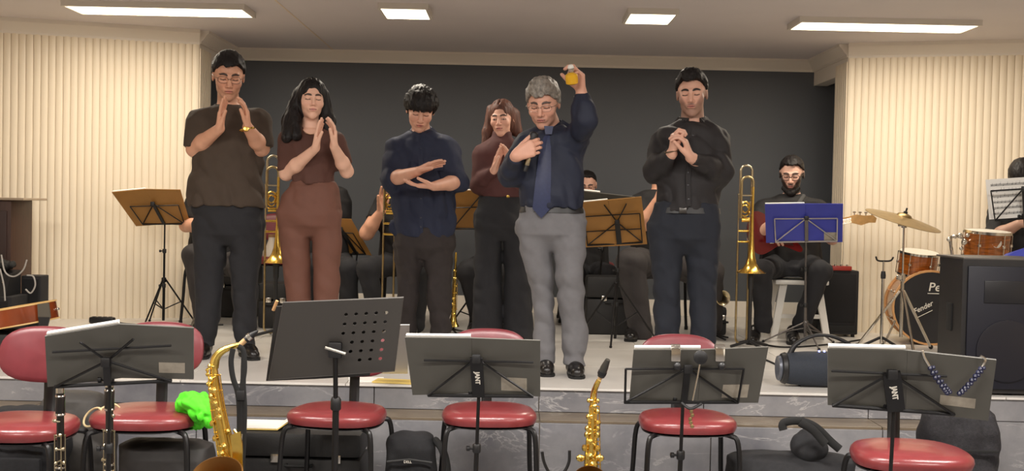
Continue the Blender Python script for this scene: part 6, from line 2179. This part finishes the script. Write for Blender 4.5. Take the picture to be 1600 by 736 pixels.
for k in range(6):
    MB().lathe([(0.008, 0), (0.007, 0.012)], (xq - 0.17 + 0.058 * k, 7.665, STAGE + 0.385), (0, -0.86, 0.5), 10).build('knob', M_nickel, t)
t = empty('cable_bundle', (xq + 0.02, 7.72, STAGE + 0.46), 'dark bundle of cables heaped on the mixing unit, pale loops hanging down', 'cable')
f = Field([Ell((xq + 0.02, 7.78, STAGE + 0.49), (0.13, 0.08, 0.035)), Ell((xq - 0.08, 7.78, STAGE + 0.50), (0.10, 0.07, 0.05), k=0.03)], 0.008)
f.wrinkle(0.018, 25, 25)
f.mesh('coil', M_rubber, t)
M_cable = mat('pale_cable', (170, 166, 160), 0.5)
for pts in ([(2, 398), (8, 425), (22, 432), (36, 422), (42, 406)], [(42, 430), (52, 432), (55, 446), (48, 458), (40, 452)], [(0, 420), (6, 446), (8, 470)]):
    MB().tube(smooth_path([P(x, y, 7.56) for x, y in pts], 5), 0.005, 6).build('cable_loop', M_cable, t)
xq = P(55, 440, 7.95).x
t = empty('small_speaker', (xq, 7.95, STAGE), 'small black speaker box right of the slumped black bag', 'speaker')
MB().box((xq, 7.95, STAGE + 0.21), (0.13, 0.14, 0.42), bev=0.008).build('cabinet', M_tolex, t)
MB().box((xq, 7.876, STAGE + 0.21), (0.105, 0.010, 0.38), bev=0.004).build('grille', M_gr, t)

# guitar lying flat on a black case
Yg = 7.0
t = empty('acoustic_guitar', P(20, 490, Yg), 'sunburst brown guitar with cream binding, its body end jutting into the photo', 'guitar')
M_ribs = mat('sunburst_brown', (128, 58, 26), 0.2, 0, 0.3, 5, coat=0.6)
gx = P(82, 470, Yg)
ez = Vector((-0.19, 0.0, 1)).normalized()
ex = Vector((1, 0, 0.19)).normalized()
ey = Vector((0, 1, 0))
outl = []
for i in range(64):
    a = 2 * math.pi * i / 64
    r_ = 0.205 + 0.0 * a
    x = math.cos(a) * 0.25
    y = math.sin(a) * (0.205 if x > -0.05 else 0.205 - 0.055 * math.sin(min(1, (-0.05 - x) / 0.2) * math.pi))
    outl.append((x, y))
gc = gx - ex * 0.25 + Vector((0, 0.05, -0.055))
th_ = 0.105
bot = [gc + ex * x + ey * y - ez * th_ / 2 for x, y in outl]
MB().prism(bot, ez * th_).build('body', M_ribs, t)
for s_ in (-1, 1):
    MB().tube([gc + ex * x * 1.004 + ey * y * 1.004 + ez * s_ * th_ / 2 for x, y in outl], 0.0045, 6, closed=True, cap=False).build('binding', mat('cream_binding', (226, 186, 118), 0.35), t)
MB().slab([gc - ex * 0.24 - ey * 0.03 + ez * 0.05, gc - ex * 0.24 + ey * 0.03 + ez * 0.05, gc - ex * 0.85 + ey * 0.022 + ez * 0.05, gc - ex * 0.85 - ey * 0.022 + ez * 0.05], 0.02).build('neck', M_wal, t, False)
MB().lathe([(0.006, 0), (0.006, 0.012), (0.010, 0.014), (0.008, 0.02)], gc + ex * 0.25, ex, 10).build('end_pin', M_chrome, t)
q = gc + ex * 0.235 - ey * 0.08
MB().slab([q + Vector((-0.035, -0.07, 0.045)), q + Vector((0.03, -0.07, 0.055)), q + Vector((0.042, -0.07, -0.03)), q + Vector((-0.03, -0.07, -0.035))], 0.012).build('strap_tab', mat('grey_leather', (86, 80, 70), 0.6), t, False)
MB().slab([q + Vector((-0.028, -0.075, -0.03)), q + Vector((0.04, -0.075, -0.03)), q + Vector((0.006, -0.075, -0.17)), q + Vector((-0.008, -0.075, -0.17))], 0.014).build('strap_end', M_black, t, False)
t = empty('instrument_case', (gc.x - 0.05, Yg + 0.06, STAGE), 'black case on the stage under the sunburst guitar', 'case')
zg = (gc - ez * th_ / 2).z - 0.05 * 0.19 - 0.028
MB().box((gc.x - 0.10, Yg + 0.06, (STAGE + zg) / 2), (0.42, 0.34, zg - STAGE - 0.002), bev=0.02).build('shell', M_case2, t)
MB().box((gc.x - 0.10, Yg - 0.114, (STAGE + zg) / 2), (0.05, 0.012, 0.04), bev=0.003).build('latch', M_chrome, t)

# power strip with its lead
xq = P(160, 490, 8.9).x
t = empty('power_strip', (xq, 8.9, STAGE), 'black power strip on the stage floor near the left fluted wall', 'power strip')
MB().box((xq, 8.9, STAGE + 0.026), (0.19, 0.06, 0.05), Matrix.Rotation(-0.08, 3, 'Z'), bev=0.015).build('housing', M_black, t)
for k in range(4):
    MB().lathe([(0.016, 0), (0.014, -0.003)], (xq - 0.06 + 0.04 * k, 8.9, STAGE + 0.053), n=12).build('socket', M_rubber, t)
MB().tube(smooth_path([(xq + 0.09, 8.89, STAGE + 0.02), (xq + 0.2, 8.87, STAGE + 0.006), (xq + 0.5, 8.80, STAGE + 0.006), (xq + 0.9, 8.95, STAGE + 0.006)]), 0.006, 6).build('cord', MATS['grey_webbing'], t)
# cables on the stage
tag(MB().tube(smooth_path([(P(1185, 500, 7.7).x, 7.7, STAGE + 0.006), (P(1215, 500, 7.3).x, 7.3, STAGE + 0.006), (P(1240, 500, 6.9).x, 6.95, STAGE + 0.006), (P(1262, 500, 6.7).x, 6.72, STAGE + 0.006)], 8), 0.006, 6).build('cable', M_rubber, None),
    'thin black cable snaking over the pale floor from the trombone to the boombox', 'cable')
tag(MB().tube(smooth_path([(P(1180, 500, 8.5).x, 8.5, STAGE + 0.006), (P(1230, 500, 8.2).x, 8.25, STAGE + 0.006), (P(1300, 500, 8.5).x, 8.5, STAGE + 0.006), (P(1345, 500, 8.9).x, 8.85, STAGE + 0.006)], 8), 0.006, 6).build('cable', M_rubber, None),
    'thin black cable on the floor under the bass player', 'cable')

# cases behind the standing row
def case(label, px0, px1, Y, z0, h, dep, m=M_case2, name='instrument_case', r=0.025, latches=2):
    a, b = P(px0, 500, Y).x, P(px1, 500, Y).x
    t = empty(name, ((a + b) / 2, Y + dep / 2, z0), label, 'case')
    zs = z0 + h * 0.62
    MB().box(((a + b) / 2, Y + dep / 2, z0 + h * 0.31), (b - a, dep, h * 0.62 - 0.004), bev=r).build('base_shell', m, t)
    MB().box(((a + b) / 2, Y + dep / 2, z0 + h * 0.81), (b - a, dep, h * 0.38 - 0.004), bev=r).build('lid', m, t)
    for k in range(latches):
        x = a + (b - a) * (k + 0.5) / latches + 0.03
        MB().box((x, Y - 0.004, zs), (0.04, 0.012, 0.04), bev=0.003).build('latch', M_chrome, t)
    MB().tube(smooth_path([((a + b) / 2 - 0.06, Y, zs - 0.03), ((a + b) / 2 - 0.05, Y - 0.03, zs - 0.03), ((a + b) / 2 + 0.05, Y - 0.03, zs - 0.03), ((a + b) / 2 + 0.06, Y, zs - 0.03)]), 0.008, 6).build('carry_handle', M_rubber, t)
    return t


case('black instrument case on the stage behind the legs of the man in the tee', 322, 398, 9.55, STAGE, 0.42, 0.30)
case('black instrument case on the stage behind the trombone stand and mocha trousers', 402, 446, 8.80, STAGE, 0.34, 0.26)
case('tall black case on the stage behind the ochre stand and grey trousers', 916, 1000, 8.85, STAGE, 0.44, 0.25)
case('small black case on the stage below the trumpet bell', 1112, 1136, 8.95, STAGE, 0.22, 0.2, latches=1)

# ------------------------------------------------------------------ in front of the stage
case('long black case lying behind the perforated desk and its chair', 374, 568, 5.50, 0, 0.315, 0.30)
a = P(375, 680, 5.52).x
t = empty('booklet', (a + 0.1, 5.62, 0.315), 'cream booklet with a curled corner on top of the long black case', 'booklet')
for k in range(2):
    f_ = 0.006 * k
    MB().prism([(a - 0.02, 5.54 + f_, 0.317 + f_), (a + 0.17, 5.54 + f_, 0.317 + f_), (a + 0.215, 5.56 + f_, 0.348 + f_), (a + 0.218, 5.56 + f_, 0.352 + f_), (a + 0.165, 5.54 + f_, 0.322 + f_), (a - 0.02, 5.54 + f_, 0.322 + f_)], (0, 0.20, 0)).build('page', MATS['cream_paper'] if k == 0 else M_paper, t, False)


def soft_bag(label, name, px, Y, w_, h, dep, m, wr=0.012, pocket=True, top=0.85, straps=(), cat='bag'):
    x = P(px, 700, Y).x
    t = empty(name, (x, Y, 0), label, cat)
    rows = [(0.004, x, Y, w_ / 2 * 0.94, dep / 2 * 0.95), (0.05, x, Y, w_ / 2, dep / 2), (h * 0.5, x, Y, w_ / 2, dep / 2), (h * 0.8, x, Y, w_ / 2 * 0.97, dep / 2 * 0.9), (h * 0.93, x, Y, w_ / 2 * top, dep / 2 * 0.7), (h, x, Y, w_ / 2 * top * 0.7, dep / 2 * 0.35)]
    f = Field([Loft(rows, n=4.0)], 0.009)
    f.wrinkle(wr, 8, 8, seed=px)
    f.mesh('body', m, t)
    if pocket:
        MB().box((x, Y - dep / 2 - 0.012, h * 0.33), (w_ * 0.74, 0.04, h * 0.46), bev=0.016).build('front_pocket', m, t)
        MB().tube([(x - w_ * 0.42, Y - dep / 2 - 0.003, h * 0.66), (x, Y - dep / 2 - 0.014, h * 0.70), (x + w_ * 0.42, Y - dep / 2 - 0.003, h * 0.66)], 0.005, 6).build('zipper', MATS['grey_webbing'], t)
    for pts in straps:
        MB().tube(smooth_path([P(a_, b_, y_) for a_, b_, y_ in pts], 5), 0.018, 8, flat=((0, 1, 0), 0.35)).build('strap', M_rubber, t)
    return t, x


t, x = soft_bag('black backpack with a small pale tag between the two middle front chairs', 'backpack', 643, 5.38, 0.24, 0.36, 0.20, M_case, 0.010, straps=[[(680, 688, 5.36), (690, 700, 5.3), (697, 722, 5.28), (700, 750, 5.26)]])
text('DELL', 'lettering', (x - 0.005, 5.38 - 0.134, 0.245), (1, 0, 0), (0, 0, 1), 0.016, M_letter, t)
t, x = soft_bag('black duffel bag with loose shoulder straps behind the chair with the clip lights', 'duffel_bag', 1236, 5.25, 0.56, 0.325, 0.30, M_case, 0.007, pocket=True, top=1.0,
                straps=[[(1222, 668, 5.1), (1226, 660, 5.1), (1250, 658, 5.1), (1275, 668, 5.1), (1298, 690, 5.1), (1312, 702, 5.1)], [(1222, 664, 5.1), (1224, 672, 5.1)], [(1250, 660, 5.08), (1270, 672, 5.08), (1290, 694, 5.08)]])
xd = P(1262, 690, 5.25).x
tt = Field([Ell((xd, 5.22, 0.35), (0.085, 0.09, 0.075))], 0.008)
tt.wrinkle(0.014, 12, 10)
tt.mesh('bunched_cloth', M_case, t)
t, x = soft_bag('tall black mesh bag beside the chair nearest the loudspeaker', 'tall_bag', 1496, 5.2, 0.33, 0.56, 0.24, mat('dark_mesh_cloth', (28, 26, 30), 0.8, 0, 0.5, 90, 0.6, 300), 0.012, pocket=False, top=0.95)
for k in range(3):
    MB().box((x, 5.2 - 0.125, 0.12 + k * 0.13), (0.26, 0.006, 0.012), bev=0.002).build('seam_band', M_rubber, t)
t, x = soft_bag('dark grey hard gig bag standing behind the chair with the green cloth', 'gig_bag', 262, 5.08, 0.40, 0.36, 0.26, mat('charcoal_shell', (50, 47, 46), 0.6, 0, 0.1, 30), 0.006, pocket=False, top=0.97)
t, x = soft_bag('rounded grey gig bag behind the gap between the two chairs nearest the clarinets', 'gig_bag', 118, 5.45, 0.36, 0.50, 0.24, mat('grey_shell', (66, 63, 60), 0.65, 0, 0.1, 30), 0.008, pocket=False, top=0.8)
t, x = soft_bag('black bag standing behind the chair at the edge of the photo', 'gig_bag', 38, 5.25, 0.36, 0.46, 0.26, M_case, 0.010, pocket=True, top=0.9)
# cream cable loop between the chairs
m = MB()
m.tube([P(145 + 19 * math.cos(a) * math.cos(0.9) - 10 * math.sin(a) * math.sin(0.9), 652 - 19 * math.cos(a) * math.sin(0.9) * 0.9 - 10 * math.sin(a) * math.cos(0.9), 4.95 + 0.02 * math.sin(a)) for a in [i * math.pi / 12 for i in range(24)]], 0.0045, 6, closed=True, cap=False)
m.tube(smooth_path([P(155, 640, 4.95), P(168, 634, 4.96), P(180, 632, 4.97), P(190, 642, 4.98), P(192, 660, 4.99)]), 0.0045, 6)
tag(m.build('cable_loop', mat('cream_cord', (206, 184, 140), 0.6), None), 'coiled cream cord hanging in the gap between the two chairs nearest the clarinets', 'cord')
# green cloth
xg = P(308, 640, 4.92)
f = Field([Ell(P(303, 628, 4.92), (0.065, 0.06, 0.040)), Ell(P(318, 640, 4.90), (0.045, 0.05, 0.045), k=0.04), Ell(P(325, 652, 4.88), (0.030, 0.04, 0.045), k=0.04), Ell(P(288, 632, 4.95), (0.04, 0.05, 0.030), k=0.04), Ell(P(308, 650, 4.98), (0.05, 0.06, 0.06), k=0.04)], 0.006)
f.wrinkle(0.016, 26, 22)
tag(f.mesh('green_cloth', mat('neon_green_cloth', (84, 222, 36), 0.8, 0, 0.06, 20), None), 'bright green crumpled cloth lying on the dark grey gig bag beside the gold saxophone', 'cloth')
# clear plastic folder on the bags
m = MB().slab([P(212, 636, 5.2), P(290, 640, 5.2), P(286, 645, 5.02), P(216, 642, 5.02)], 0.004, toward=(0, 0, 1))
tag(m.build('plastic_sleeve', M_white, None, False), 'white plastic sleeve of papers on the bags behind the green cloth chair', 'sleeve')
